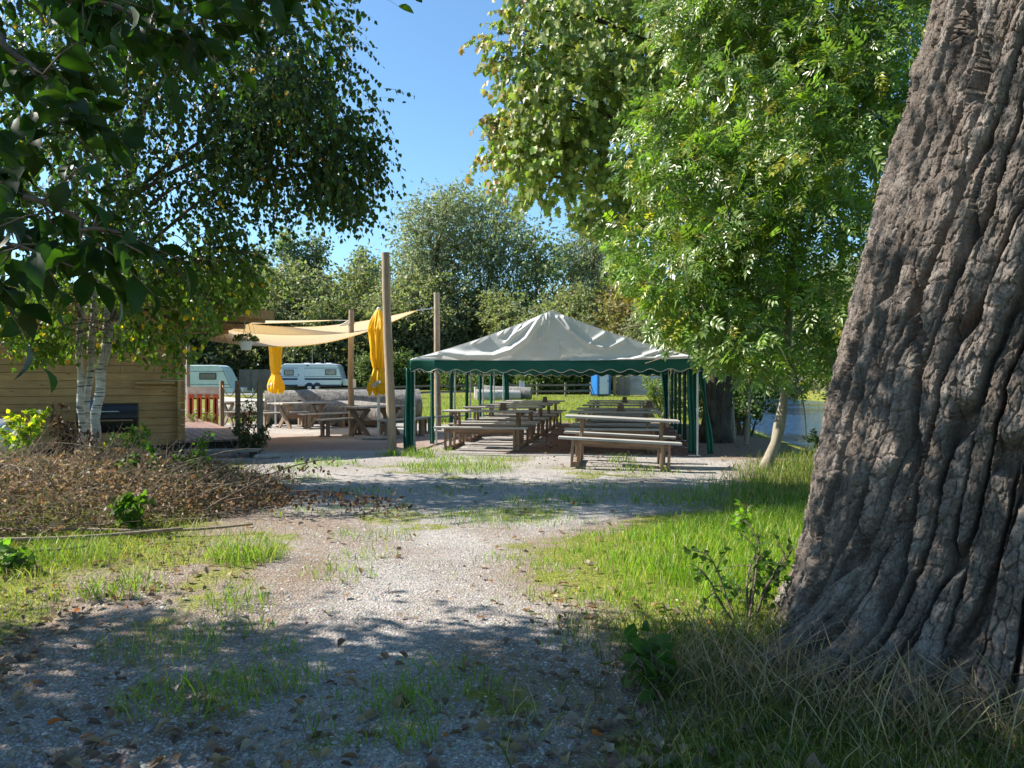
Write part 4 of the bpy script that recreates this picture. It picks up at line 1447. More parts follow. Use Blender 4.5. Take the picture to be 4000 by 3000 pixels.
def twig_tubes(mb_list, foot, dr, L, droop, r=0.006):
    """thin three sided twigs as arrays"""
    n = len(foot)
    t = np.array([0, 0.5, 1.0])
    P = foot[:, None] + dr[:, None] * (t * L[:, None])[..., None] + np.array([0, 0, -1.0]) * droop * ((t ** 2) * L[:, None] * 0.6)[..., None]
    a = norm(np.cross(dr, rdir(n))); b = np.cross(dr, a)
    V = []
    for k in range(3):
        rr = r * (1 - 0.38 * k)
        for q in range(3):
            an = 2 * math.pi * q / 3
            V.append(P[:, k] + (a * math.cos(an) + b * math.sin(an)) * rr)
    V = np.stack(V, 1)
    f = []
    for k in range(2):
        for q in range(3):
            f.append((k * 3 + q, k * 3 + (q + 1) % 3, (k + 1) * 3 + (q + 1) % 3, (k + 1) * 3 + q))
    f = np.array(f)
    F_ = (np.arange(n)[:, None, None] * 9 + f[None]).reshape(-1, 4)
    mb_list.append((V.reshape(-1, 3), F_))


def limb(mb, p0, p1, r0, r1, seed, n=9, up=0.25, n_side=7):
    p0, p1 = Vector(p0), Vector(p1)
    L = (p1 - p0).length
    rg = random.Random(seed)
    w = [Vector((rg.uniform(-1, 1), rg.uniform(-1, 1), rg.uniform(-0.6, 0.6))) * L * 0.05 for _ in range(4)]
    path, rad = [], []
    for i in range(n + 1):
        t = i / n
        p = p0.lerp(p1, t)
        p.z += math.sin(math.pi * t) * L * up * 0.4
        p += w[0] * math.sin(t * 3.1) + w[1] * math.sin(t * 6.3) * 0.6
        path.append(p); rad.append(r0 + (r1 - r0) * t ** 0.8)
    mb.tube(path, rad, n_side, cap=False)
    return path


def merge_np(mb, arrs, name):
    V = [np.array([tuple(p) for p in mb.v], float).reshape(-1, 3)] if mb.v else []
    off = len(mb.v)
    byk = {}
    for f in mb.f: byk.setdefault(len(f), []).append(f)
    blocks = [np.array(b) for b in byk.values()]
    for v, f in arrs:
        V.append(v); blocks.append(f + off); off += len(v)
    return np_mesh(name, np.concatenate(V), blocks, smooth=True)


def birch_px(px, py, rx, ry, rz_depth=1.7, d=11.4, dy=0.0, w=1.0):
    k = d / F
    return (gx(px, d), d + dy, hz(py, d), rx * k, rz_depth, ry * k, w)


# ------------------------------------------------------------------ birch
BD = 11.6
bx0, by0 = gx(330, BD), BD
birch = empty('birch_tree', (bx0, by0, gzf(bx0, by0)), 0, 'birch with three white stems and a drooping crown in front of the hut', 'tree')
O = Vector(birch.location)


def stem_path(pts, d0):
    return [Vector((gx(px, d0 + dd), d0 + dd, hz(py, d0 + dd))) for px, py, dd in pts]


s_paths = [(stem_path([(268, 1925, 0), (292, 1830, 0), (318, 1720, 0), (322, 1640, 0), (314, 1520, 0.02), (310, 1400, 0.05), (318, 1250, 0.1), (322, 1050, 0.2), (300, 800, 0.3), (260, 500, 0.4), (230, 100, 0.5), (210, -350, 0.6)], BD), [0.07, 0.058, 0.053, 0.05, 0.049, 0.048, 0.046, 0.05, 0.045, 0.038, 0.028, 0.012]),
           (stem_path([(300, 1930, 0.15), (312, 1820, 0.15), (326, 1720, 0.15), (338, 1620, 0.15), (346, 1500, 0.2), (356, 1380, 0.2), (364, 1250, 0.25), (372, 1050, 0.3), (400, 800, 0.4), (470, 450, 0.4), (540, 50, 0.4), (600, -400, 0.4)], BD), [0.075, 0.062, 0.055, 0.052, 0.05, 0.049, 0.048, 0.046, 0.048, 0.04, 0.03, 0.012]),
           (stem_path([(350, 1935, -0.1), (358, 1830, -0.1), (366, 1740, -0.1), (374, 1650, -0.1), (382, 1570, -0.1), (394, 1470, -0.05), (412, 1370, 0), (426, 1250, 0), (438, 1080, 0), (470, 800, 0), (560, 420, 0), (700, -50, 0), (830, -480, 0)], BD), [0.085, 0.072, 0.068, 0.066, 0.066, 0.070, 0.072, 0.07, 0.064, 0.062, 0.05, 0.035, 0.015])]
for path, rad in s_paths:
    # finer rings for a slightly lumpy stem
    n = 70
    tt = np.linspace(0, len(path) - 1, n)
    fine = []
    rr = []
    for t in tt:
        i = min(int(t), len(path) - 2); f = t - i
        p = path[i].lerp(path[i + 1], f)
        p = p + Vector((0.012 * math.sin(t * 3.3), 0.012 * math.cos(t * 2.7), 0))
        fine.append(p - O); rr.append((rad[i] + (rad[i + 1] - rad[i]) * f) * (1 + 0.05 * math.sin(t * 7.7)))
    MB().tube(fine, rr, 14).build('trunk', M['birch'], birch, smooth=True)
bl = [birch_px(1200, 450, 255, 260, w=1.6), birch_px(1160, 120, 170, 240, w=1.2), birch_px(1370, 540, 95, 140, 1.2, w=1.4), birch_px(1300, 700, 120, 90, 1.0, w=1.2), birch_px(950, 250, 330, 380), birch_px(560, 220, 400, 380), birch_px(160, 420, 330, 420),
      birch_px(640, 720, 340, 280), birch_px(1130, 640, 280, 170), birch_px(250, 880, 300, 220, w=0.8), birch_px(760, 1050, 250, 180), birch_px(520, 1170, 260, 190), birch_px(180, 1180, 260, 150, 1.4, dy=-0.2),
      birch_px(870, 1120, 160, 130, 1.2), birch_px(640, 1300, 150, 110, 1.0), birch_px(290, 1330, 240, 60, 1.0, w=1.2), birch_px(930, 1010, 120, 110, 1.2), birch_px(850, 1240, 110, 80, 0.9), birch_px(80, 1320, 140, 80, 1.0, w=1.2), birch_px(480, 1330, 160, 80, 1.0),
      birch_px(700, -350, 620, 400, 1.8, dy=-1.2, w=1.0), birch_px(150, -200, 400, 400, 2.0, w=0.7), birch_px(-200, 700, 200, 500, 1.7, w=0.5), birch_px(1150, -280, 300, 240, 1.5, dy=-1.0, w=1.0)]  # lobes above the view, shaped to widen the shade band on the path
mbw = MB(); arrs = []
for i, l in enumerate(bl):
    path, rad = s_paths[i % 3]
    if l[0] > -6.5: path, rad = s_paths[2]
    k = min(range(3, len(path)), key=lambda q: abs(path[q].z - (l[2] - 0.9)) + (0 if path[q].z > 2.2 else 3))
    lp = limb(mbw, path[k] - O, Vector(l[:3]) - O + Vector((0.5 * l[3], 0, 0.1)), min(0.035, rad[k] * 0.6), 0.008, i, up=0.4)
    for q in range(6):
        a = rdir(1)[0]
        e = Vector(l[:3]) - O + Vector(a * np.array(l[3:6]) * 0.8)
        limb(mbw, lp[4 + q % 5], e, 0.011, 0.004, i * 10 + q, 6, 0.35, 4)
foot, dr, Ln, P, tang, sh, cc = crown(bl, 610, 11, 8, 0.40, 0.50, shell=0.5, spread=0.19)
fx_, fy_ = px_of(foot + dr * Ln[:, None] * 0.5)
kf = fy_ < np.interp(fx_, [0, 300, 520, 720, 800, 1000, 1100], [1370, 1390, 1400, 1400, 1370, 1250, 1100])
twig_tubes(arrs, (foot - np.array(O))[kf], dr[kf], Ln[kf], 0.45, 0.0035)
# strands hanging lowest over the hut wall
link(merge_np(mbw, arrs, 'branches'), 'branches', M['twig'], birch)
P = P.reshape(-1, 3); tang = tang.reshape(-1, 3)
fx_, fy_ = px_of(P)
lim = np.interp(fx_, [0, 100, 300, 450, 520, 640, 720, 760, 900, 1000, 1060, 1100], [1400, 1440, 1450, 1390, 1410, 1480, 1490, 1390, 1240, 1230, 1130, 900]) + 90 * (fbm(fx_ / 55, fx_ * 0, seed=19) - 0.55)
kf = (fy_ < np.where(fx_ > 1090, 9999, lim)) & ~((fx_ > 285) & (fx_ < 465) & (fy_ > 1170) & (P[:, 1] < BD + 0.15) & (rng.random(len(P)) < 0.93))
P, tang, sh = P[kf], tang[kf], sh[kf]
n = len(P)
ax = norm(tang * 0.35 + rdir(n) * 0.65 + np.array([0, 0, -0.75]))
nmv = norm(rdir(n) + np.array([0, -0.2, 0.25]))
yel = np.clip(0.03 + 0.10 * (P[:, 2] < 3.4), 0, 1)
ln = 0.074 * (0.7 + 0.6 * rng.random(n))
c = palette(n, (0.042, 0.082, 0.016), 0.35, [(0.30, 0.24, 0.02), (0.22, 0.20, 0.03), (0.34, 0.20, 0.03)], 0.035, sh)
low = P[:, 2] < 3.2
c[low] *= np.array([2.6, 2.1, 1.0])  # sunlit look of the lower leaves put into their colour
link(leaves_mesh('crown', P - np.array(O), ax, nmv, ln, ln * 0.86, c, T_birch()), 'crown', M['leaf_birch'], birch)

# ------------------------------------------------------------------ maple behind the marquee corner
md = 19.5
mx = gx(2830, md)
maple = empty('maple_tree', (mx, md, gzf(mx, md)), 0, 'tall maple with yellowing leaf edges and a dark double trunk right of the marquee', 'tree')
O = Vector(maple.location)
m = MB()
m.tube([(-0.25, 0, -0.1), (-0.22, 0, 0.4), (-0.1, 0, 1.3), (0.1, 0, 2.3), (0.25, 0.1, 3.6), (0.2, 0.2, 5.5), (-0.1, 0.2, 8), (-0.5, 0.2, 11.5)], [0.50, 0.36, 0.31, 0.30, 0.27, 0.22, 0.16, 0.06], 16)
m.tube([(-0.30, -0.1, 0.0), (-0.35, -0.12, 0.9), (-0.28, -0.15, 1.7), (-0.22, -0.2, 2.6), (-0.6, -0.3, 4.2), (-1.4, -0.4, 7), (-2.0, -0.3, 10)], [0.26, 0.21, 0.19, 0.18, 0.15, 0.11, 0.04], 12)
m.build('trunk', M['bark_dark'], maple, smooth=True)
k = md / F


def lob(px, py, d, rx, ry, rd, w=1.0):
    return (gx(px, d), d, hz(py, d), rx * d / F, rd, ry * d / F, w)


ml = [lob(2140, 130, 18.2, 180, 190, 1.2, 1.4), lob(2060, 40, 18.2, 90, 110, 0.8), lob(2200, 380, 17.8, 180, 160, 1.2, 1.3), lob(2330, 330, 17.8, 230, 190, 1.5), lob(2060, 430, 17.8, 150, 100, 0.9, 2.2), lob(2010, 260, 18.3, 95, 100, 0.6, 1.8), lob(1930, 540, 17.8, 80, 75, 0.5, 2.2), lob(2180, 620, 17.6, 200, 110, 1.1, 1.6), lob(2070, 690, 17.5, 130, 90, 0.8, 2.2), lob(1970, 130, 18.3, 80, 55, 0.5, 1.6), lob(2420, 650, 17.6, 220, 170, 1.4),
      lob(2520, 180, 18.5, 260, 230, 1.8), lob(2350, -80, 19, 330, 220, 2.0), lob(2800, -100, 19.5, 400, 260, 2.2), lob(2750, 400, 19, 260, 300, 1.8), lob(2560, 850, 18.0, 160, 110, 1.1), lob(2350, 860, 17.4, 90, 70, 0.6), lob(2480, 1120, 17.8, 100, 110, 0.6, 0.8), lob(2560, 1200, 17.8, 110, 110, 0.7), lob(3050, 300, 20, 300, 400, 2.0, 0.7),
      lob(2300, -400, 19, 350, 250, 2.0, 0.5)]
mbw = MB(); arrs = []
for i, l in enumerate(ml):
    z0 = max(2.6, min(9, l[2] - 2.2))
    p0 = Vector((np.interp(z0, [2, 5, 9], [0.1, 0.2, -0.2]), 0.15, z0))
    lp = limb(mbw, p0, Vector(l[:3]) - O, 0.075, 0.02, 100 + i, up=0.3)
    for q in range(6):
        a = rdir(1)[0]
        limb(mbw, lp[4 + q % 5], Vector(l[:3]) - O + Vector(a * np.array(l[3:6]) * 0.85), 0.022, 0.006, 200 + i * 10 + q, 6, 0.3, 4)
foot, dr, Ln, P, tang, sh, cc = crown(ml, 420, 9, 7, 0.48, 0.40, shell=0.45, spread=0.22)
fx_, fy_ = px_of(foot + dr * Ln[:, None])
kf = fy_ < np.interp(fx_, [2250, 2350, 2420, 2500, 2600, 2700, 2800, 3000], [950, 1050, 1200, 1230, 1290, 1360, 1460, 1660])
twig_tubes(arrs, (foot - np.array(O))[kf], dr[kf], Ln[kf], 0.45, 0.005)
link(merge_np(mbw, arrs, 'branches'), 'branches', M['bark_dark'], maple)
P = P.reshape(-1, 3); tang = tang.reshape(-1, 3); n = len(P)
fx_, fy_ = px_of(P)
kf = (fy_ < np.interp(fx_, [2250, 2350, 2420, 2500, 2600, 2700, 2800, 3000], [880, 960, 1150, 1200, 1280, 1360, 1470, 1700]))
P, tang, sh = P[kf], tang[kf], sh[kf]; n = len(P)
ax = norm(tang * 0.4 + rdir(n) * 0.6 + np.array([0, 0, -0.7]))
nmv = norm(rdir(n) * 0.7 + np.array([-0.45, -0.75, 0.30]))
ln = 0.15 * (0.65 + 0.6 * rng.random(n))
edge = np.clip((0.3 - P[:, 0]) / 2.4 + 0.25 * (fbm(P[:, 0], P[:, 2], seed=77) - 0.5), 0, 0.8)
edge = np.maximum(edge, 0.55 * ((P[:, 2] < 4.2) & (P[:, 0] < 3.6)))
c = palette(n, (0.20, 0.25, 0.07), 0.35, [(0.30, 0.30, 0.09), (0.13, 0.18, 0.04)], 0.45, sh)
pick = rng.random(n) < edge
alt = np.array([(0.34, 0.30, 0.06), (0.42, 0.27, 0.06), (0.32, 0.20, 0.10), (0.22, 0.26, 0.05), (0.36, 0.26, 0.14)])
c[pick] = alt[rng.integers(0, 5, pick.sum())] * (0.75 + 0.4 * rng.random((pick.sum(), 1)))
link(leaves_mesh('crown', P - np.array(O), ax, nmv, ln, ln * 1.0, c, T_maple()), 'crown', M['leaf_maple'], maple)


# ------------------------------------------------------------------ ash: feathered leaves
def ash_leaves(foot, tang, size, sh, base, alt, alt_frac):
    """pinnate leaves: four pairs of leaflets and one at the tip"""
    n = len(foot)
    tang = norm(tang)
    up = norm(rdir(n) * 0.6 + np.array([-0.45, -0.6, 0.55]))
    sd = norm(np.cross(up, tang)); up = np.cross(tang, sd)
    Lr = size * (0.75 + 0.5 * rng.random(n))
    pos, axs, nms, lns, shs = [], [], [], [], []
    for k, t in enumerate((0.28, 0.48, 0.68, 0.86)):
        for s in (-1, 1):
            p = foot + tang * (t * Lr)[:, None] + np.array([0, 0, -1.0]) * (0.18 * t * t * Lr)[:, None]
            a = norm(tang * 0.55 + sd * s * 0.85 + np.array([0, 0, -0.25]) + rdir(n) * 0.18)
            pos.append(p); axs.append(a); nms.append(norm(up + rdir(n) * 0.25)); lns.append(Lr * 0.34); shs.append(sh)
    pos.append(foot + tang * Lr[:, None] * 0.92 + np.array([0, 0, -1.0]) * (0.17 * Lr)[:, None]); axs.append(norm(tang + np.array([0, 0, -0.35]))); nms.append(up); lns.append(Lr * 0.36); shs.append(sh)
    pos, axs, nms, lns, shs = [np.concatenate(q) for q in (pos, axs, nms, lns, shs)]
    leafid = np.tile(np.arange(n), 9)
    c = palette(len(pos), base, 0.18, None, None, shs)
    pick = (rng.random(n) < alt_frac)[leafid]
    alt = np.array(alt)
    c[pick] = alt[(leafid % len(alt))][pick] * (0.8 + 0.35 * rng.random((pick.sum(), 1)))
    lv = (0.7 + 0.6 * rng.random(n))[leafid]
    c *= lv[:, None]
    return pos, axs, nms, lns, c


ad = 13.4
axx = gx(3010, ad)
ash = empty('ash_tree', (axx, ad, gzf(axx, ad)), 0, 'young ash with slim bent pale trunk and bright feathered leaves beside the furrowed trunk', 'tree')
O = Vector(ash.location)
m = MB()
tp = [(2985, 1850), (3000, 1800), (3030, 1730), (3045, 1660), (3058, 1590), (3072, 1500), (3076, 1400), (3078, 1300), (3086, 1180), (3100, 1000), (3110, 700), (3130, 300), (3140, -200), (3150, -600)]
path = [Vector((gx(a, ad + 0.02 * i), ad + 0.02 * i, hz(b, ad + 0.02 * i))) - O for i, (a, b) in enumerate(tp)]
m.tube(path, [0.14, 0.095, 0.085, 0.10, 0.075, 0.07, 0.066, 0.063, 0.06, 0.055, 0.048, 0.038, 0.026, 0.01], 12)
m.build('trunk', M['bark_ash'], ash, smooth=True)
al = [lob(2920, 1180, 12.8, 280, 260, 1.2), lob(2600, 1080, 13.2, 230, 200, 1.1), lob(2680, 1330, 13.0, 260, 130, 1.0, 1.2), lob(2420, 1290, 13.4, 130, 90, 0.6), lob(3180, 1000, 12.6, 260, 330, 1.2), lob(3330, 1330, 12.8, 150, 230, 0.8), lob(2860, 1470, 12.9, 230, 90, 0.7, 0.9), lob(3060, 1600, 13.1, 170, 100, 0.5, 0.7),
      lob(3300, 1500, 13.0, 120, 150, 0.6, 0.7), lob(2800, 750, 13.2, 300, 260, 1.4), lob(3250, 550, 12.8, 300, 330, 1.4), lob(2900, 350, 13.5, 330, 280, 1.5), lob(2620, 560, 13.8, 190, 200, 1.0), lob(3250, 100, 13.2, 330, 300, 1.5), lob(2860, 20, 13.8, 260, 240, 1.3), lob(3500, 300, 13.5, 260, 450, 1.3, 0.7), lob(3150, -350, 13.5, 420, 300, 1.6, 0.6), lob(2520, 1420, 13.4, 70, 60, 0.4, 0.6), lob(3150, 1720, 12.9, 80, 45, 0.3, 0.6)]
ASH_X = [2250, 2350, 2420, 2500, 2600, 2700, 2790, 2860, 2900, 2960, 3010, 3060, 3120, 3200, 3290, 3330]
ASH_Y = [760, 840, 1050, 1180, 1280, 1350, 1400, 1390, 1440, 1490, 1500, 1470, 1470, 1500, 1530, 1650]
mbw = MB(); arrs = []
for i, l in enumerate(al):
    z0 = max(1.9, l[2] - 1.1)
    kz = min(range(len(path)), key=lambda q: abs(path[q].z - z0))
    lp = limb(mbw, path[kz], Vector(l[:3]) - O, 0.026, 0.008, 300 + i, up=0.3)
    for q in range(7):
        a = rdir(1)[0]
        e_ = np.array([l[:3]]) + a * np.array(l[3:6]) * 0.85
        ex, ey = px_of(e_)
        if ey[0] > np.interp(ex[0], ASH_X, ASH_Y) - 40: continue
        limb(mbw, lp[3 + q % 6], Vector(l[:3]) - O + Vector(a * np.array(l[3:6]) * 0.85), 0.010, 0.004, 400 + i * 10 + q, 6, 0.3, 4)
foot, dr, Ln, P, tang, sh, cc = crown(al, 300, 9, 4, 0.40, 0.30, shell=0.42, spread=0.19)
fx_, fy_ = px_of(foot + dr * Ln[:, None])
kf = fy_ < np.interp(fx_, ASH_X, ASH_Y) - 30
twig_tubes(arrs, (foot - np.array(O))[kf], dr[kf], Ln[kf], 0.35, 0.004)
link(merge_np(mbw, arrs, 'branches'), 'branches', M['bark_ash'], ash)
P = P.reshape(-1, 3); tang = tang.reshape(-1, 3)
fx_, fy_ = px_of(P)
lim = np.interp(fx_, ASH_X, ASH_Y) + 60 * (fbm(fx_ / 60, fx_ * 0 + 3, seed=20) - 0.5)
low_ = (fx_ > 3050) & (fx_ < 3220) & (fy_ > 1650) & (fy_ < 1800)
gap = (np.abs(fx_ - 3085) < 32) & (fy_ > 1210) & (fy_ < 1390)
kf = ((fy_ < lim) | low_) & ~gap
P, tang, sh = P[kf], tang[kf], sh[kf]; n = len(P)
lt = norm(tang * 0.5 + rdir(n) * 0.8 + np.array([-0.1, -0.1, -0.15]))
pos, axs, nms, lns, c = ash_leaves(P, lt, 0.34, sh, (0.125, 0.195, 0.034), [(0.30, 0.32, 0.04), (0.30, 0.27, 0.03), (0.16, 0.24, 0.02)], 0.16)
link(leaves_mesh('crown', pos - np.array(O), axs, nms, lns, lns * 0.40, c, T_leaflet()), 'crown', M['leaf_ash'], ash)


# ------------------------------------------------------------------ generic leafy plants
def bush(name, x, y, h, rx, n_leaf, ln_, wd_, base, lab, cat, alt=None, alt_frac=0.0, tmpl=None, stems=7, droop=0.2, mat='leaf_far', group=None, z0=None, upright=0.3, narrow=False):
    z = gzf(x, y) if z0 is None else z0
    o = empty(name, (x, y, z), 0, lab, cat, group)
    mbw = MB()
    pos, axs, shs = [], [], []
    per = n_leaf // (stems * 6)
    for s in range(stems):
        a = rng.random() * 6.28; r_ = rng.random() ** 0.6 * rx
        tip = Vector((math.cos(a) * r_, math.sin(a) * r_, h * (0.55 + 0.45 * rng.random())))
        st_ = Vector((math.cos(a) * r_ * 0.25, math.sin(a) * r_ * 0.25, 0))
        lp = limb(mbw, st_, tip, 0.012 * h + 0.004, 0.003, s + int(abs(x) * 100), 8, 0.2, 5)
        for b in range(6):
            k = 2 + b % 7
            d = norm(rng.normal(size=3) + np.array([0, 0, upright]))
            e = lp[k] + Vector(d * rx * (0.35 if not narrow else 0.22))
            limb(mbw, lp[k], e, 0.005, 0.002, s * 10 + b, 4, 0.2, 3)
            t = rng.random(per)[:, None]
            pts = np.array(lp[k])[None] * (1 - t) + np.array(e)[None] * t + rng.normal(size=(per, 3)) * 0.045 * max(0.5, h * 0.6)
            pos.append(pts); axs.append(np.repeat(d[None], per, 0)); shs.append(np.full(per, 0.8 + 0.4 * rng.random()))
    pos, axs, shs = np.concatenate(pos), np.concatenate(axs), np.concatenate(shs)
    n = len(pos)
    link(merge_np(mbw, [], 'stems'), 'stems', M['twig'], o)
    ax = norm(axs * 0.6 + rdir(n) * 0.7 + np.array([0, 0, -droop]))
    nm = norm(rdir(n) * 0.7 + np.array([-0.2, -0.2, 0.6]))
    L_ = ln_ * (0.6 + 0.7 * rng.random(n))
    c = palette(n, base, 0.3, alt, alt_frac, shs)
    pos[:, 2] = np.maximum(pos[:, 2], 0.02)
    link(leaves_mesh('foliage', pos, ax, nm, L_, L_ * (wd_ / ln_), c, tmpl or T_leaflet()), 'foliage', M[mat], o)
    return o


bush('willow_shrub', gx(2600, 31.0), 31.0, 2.1, 0.95, 3600, 0.15, 0.03, (0.12, 0.17, 0.05), 'willow shrub with narrow pale leaves at the back right of the marquee', 'shrub', None, 0, None, 14, 0.1, 'leaf_ash', upright=0.8)
bush('weedy_shrub', gx(1005, 16.4), 16.3, 0.75, 0.5, 1500, 0.055, 0.035, (0.045, 0.075, 0.02), 'dark leafy weeds growing round the nearest fence post', 'plant', [(0.20, 0.12, 0.03)], 0.04)
bush('weedy_shrub', gx(925, 17.8), 18.3, 1.2, 0.45, 420, 0.065, 0.035, (0.07, 0.085, 0.035), 'tall thin weeds with drooping leaves between the fence posts', 'plant', [(0.12, 0.08, 0.04)], 0.2, None, 7, 0.6)
bush('weedy_shrub', gx(790, 24.0), 23.8, 0.6, 0.7, 900, 0.08, 0.02, (0.09, 0.12, 0.03), 'low grassy weeds at the foot of the orange stand', 'plant', [(0.28, 0.22, 0.10)], 0.2)
bush('bank_shrub', 6.7, 15.5, 0.75, 1.2, 2600, 0.08, 0.05, (0.06, 0.10, 0.02), 'green bramble shrub on the river bank right of the bent ash trunk', 'shrub', [(0.2, 0.2, 0.04)], 0.08)
bush('bank_shrub', 7.6, 18.5, 0.6, 1.0, 1800, 0.09, 0.05, (0.045, 0.08, 0.02), 'dark shrub on the bank just in front of the river water', 'shrub', None, 0)
bush('bank_shrub', 6.4, 22.0, 2.6, 1.4, 3000, 0.10, 0.06, (0.05, 0.09, 0.02), 'leafy shrub behind the dark double maple trunk', 'shrub', None, 0)
bush('bank_shrub', 5.6, 12.6, 0.75, 0.9, 1700, 0.07, 0.045, (0.075, 0.11, 0.025), 'low sunlit brambles behind the edge of the furrowed trunk', 'shrub', [(0.28, 0.22, 0.05)], 0.12)
bush('bank_shrub', 6.8, 26.5, 3.4, 1.1, 3200, 0.12, 0.07, (0.05, 0.085, 0.02), 'tall dark shrub by the water beyond the maple', 'shrub', None, 0)
bush('bank_shrub', 8.0, 31.0, 4.5, 1.5, 3200, 0.14, 0.08, (0.045, 0.08, 0.02), 'big shrub at the water edge behind the willow shrub', 'shrub', None, 0)
# slim saplings on the bank
for (x, y, lean, h, lab) in ((gx(2868, 20.5), 20.5, 0.35, 3.0, 'slim pale sapling stem leaning right of the double maple trunk'), (gx(2913, 19.0), 19.0, -0.05, 2.6, 'thin ivy hung sapling stem at the river edge')):
    o = empty('sapling', (x, y, gzf(x, y)), 0, lab, 'tree')
    mm = MB(); lp = limb(mm, (0, 0, -0.1), (lean, 0.1, h), 0.065, 0.02, int(x * 10), 9, 0.1, 8)
    mm.build('trunk', M['bark_ash'], o, smooth=True)
    nL = 420
    t = rng.random(nL)
    base = np.stack([lean * t, 0.1 * t, h * (0.35 + 0.65 * t)], 1)
    pp = base + rng.normal(size=(nL, 3)) * np.array([0.22, 0.22, 0.15])
    L_ = 0.09 * (0.6 + 0.7 * rng.random(nL))
    link(leaves_mesh('crown', pp, norm(rdir(nL) + np.array([0, 0, -0.5])), norm(rdir(nL) + np.array([-.3, -.3, .5])), L_, L_ * 0.8, palette(nL, (0.06, 0.11, 0.02), 0.3), T_birch()), 'crown', M['leaf_maple'], o)


# ------------------------------------------------------------------ far trees
def far_proto(seed, h, w, n_cl, tw, per, leaf, base, lobes_n, low, shape, droop=0.2, alt=None, af=0.0, limbs=True, shell=0.5, wfac=0.6):
    """a crown and a trunk mesh of unit placing, foot at the origin"""
    global rng
    keep = rng; rng = np.random.default_rng(seed)
    lob_ = []
    for i in range(lobes_n):
        t = (i + 0.5) / lobes_n
        z = h * (low + (0.93 - low) * t)
        wr = {'round': math.sin(math.pi * (0.12 + 0.80 * t)) ** 0.7, 'column': 0.9 - 0.6 * t ** 3, 'cone': 1.05 - 0.9 * t, 'vase': 0.45 + 0.55 * math.sin(math.pi * min(1, 0.2 + 0.65 * t))}[shape]
        a = rng.random() * 6.28; off = w * 0.5 * wr * (0.3 + 0.5 * rng.random())
        s = w * 0.5 * wr * (0.45 + 0.3 * rng.random())
        lob_.append((math.cos(a) * off, math.sin(a) * off, z, s, s, max(s * 0.8, h * 0.07)))
    foot, dr, Ln, P, tang, sh, cc = crown(lob_, n_cl, tw, per, leaf * 3.2, droop, shell=shell, spread=0.30)
    P = P.reshape(-1, 3); tang = tang.reshape(-1, 3); n = len(P)
    ax = norm(tang * 0.4 + rdir(n) * 0.8 + np.array([0, 0, -0.2])); nm = norm(rdir(n) * 0.8 + np.array([-0.55, -0.55, 0.4]))
    L_ = leaf * (0.6 + 0.8 * rng.random(n))
    cr = leaves_mesh('crown', P, ax, nm, L_, L_ * wfac, palette(n, base, 0.28, alt, af, sh), T_diamond())
    cr.materials.append(M['leaf_far'])
    mb = MB()
    top = lob_[-1]
    tr_ = limb(mb, (0, 0, -0.3), (top[0] * 0.5, top[1] * 0.5, h * 0.93), 0.016 * h, 0.02, seed, 14, 0.02, 8)
    if limbs:
        for i, l in enumerate(lob_):
            k = max(1, min(12, int(14 * (l[2] / h - 0.22))))
            lp = limb(mb, tr_[k], Vector(l[:3]) + Vector((0, 0, l[5] * 0.5)), 0.006 * h, 0.015, seed + i, 8, 0.15, 6)
            for q in range(3):
                a = rdir(1)[0]
                limb(mb, lp[3 + q], Vector(l[:3]) + Vector(a * np.array(l[3:6]) * 0.9), 0.0022 * h, 0.01, seed * 7 + i * 5 + q, 5, 0.2, 4)
    tm = merge_np(mb, [], 'trunk'); tm.materials.append(M['bark_far'])
    rng = keep
    return cr, tm


PR = {'willow': far_proto(1, 20, 9.5, 620, 5, 7, 0.34, (0.22, 0.245, 0.155), 13, 0.22, 'round', 0.25, wfac=0.42),
      'willow_b': far_proto(2, 20, 8.0, 520, 5, 7, 0.34, (0.205, 0.235, 0.135), 12, 0.18, 'vase', 0.25, wfac=0.42),
      'poplar': far_proto(3, 19, 5.2, 300, 5, 6, 0.40, (0.16, 0.20, 0.12), 12, 0.20, 'column', 0.1),
      'olive': far_proto(4, 12, 8.0, 520, 5, 7, 0.32, (0.21, 0.23, 0.12), 11, 0.10, 'round', 0.2, [(0.16, 0.13, 0.04)], 0.04),  # olive and hedge leaf colours paled and greyed to stand for distance haze
      'hedge': far_proto(5, 7, 4.4, 480, 5, 7, 0.26, (0.11, 0.13, 0.06), 11, 0.06, 'column', 0.2, [(0.12, 0.10, 0.03)], 0.05, False),
      'sparse': far_proto(6, 16, 7.5, 170, 4, 6, 0.36, (0.18, 0.22, 0.095), 9, 0.30, 'vase', 0.15),
      'rusty': far_proto(7, 14, 6.5, 480, 5, 7, 0.34, (0.19, 0.17, 0.07), 11, 0.12, 'round', 0.2, [(0.20, 0.12, 0.05)], 0.15),
      'shrub': far_proto(8, 3.0, 3.2, 300, 5, 6, 0.17, (0.10, 0.145, 0.04), 8, 0.10, 'round', 0.2, None, 0, False)}
first = {}


def far_tree(kind, px, d, h, lab, rz=0.0, wide=1.0, name='tree', group=None, cat='tree', x=None):
    cr, tm = PR[kind]
    X = gx(px, d) if x is None else x
    H = {'willow': 20, 'willow_b': 20, 'poplar': 19, 'olive': 12, 'hedge': 7, 'sparse': 16, 'rusty': 14, 'shrub': 3.0}[kind]
    s = h / H
    o = empty(name, (X, d, gzf(X, d)), rz, lab, cat, group)
    o.scale = (s * wide, s * wide, s)
    for me, nm_ in ((tm, 'trunk'), (cr, 'crown')):
        c = bpy.data.objects.new(nm_, me); COL.objects.link(c); c.parent = o
    return o


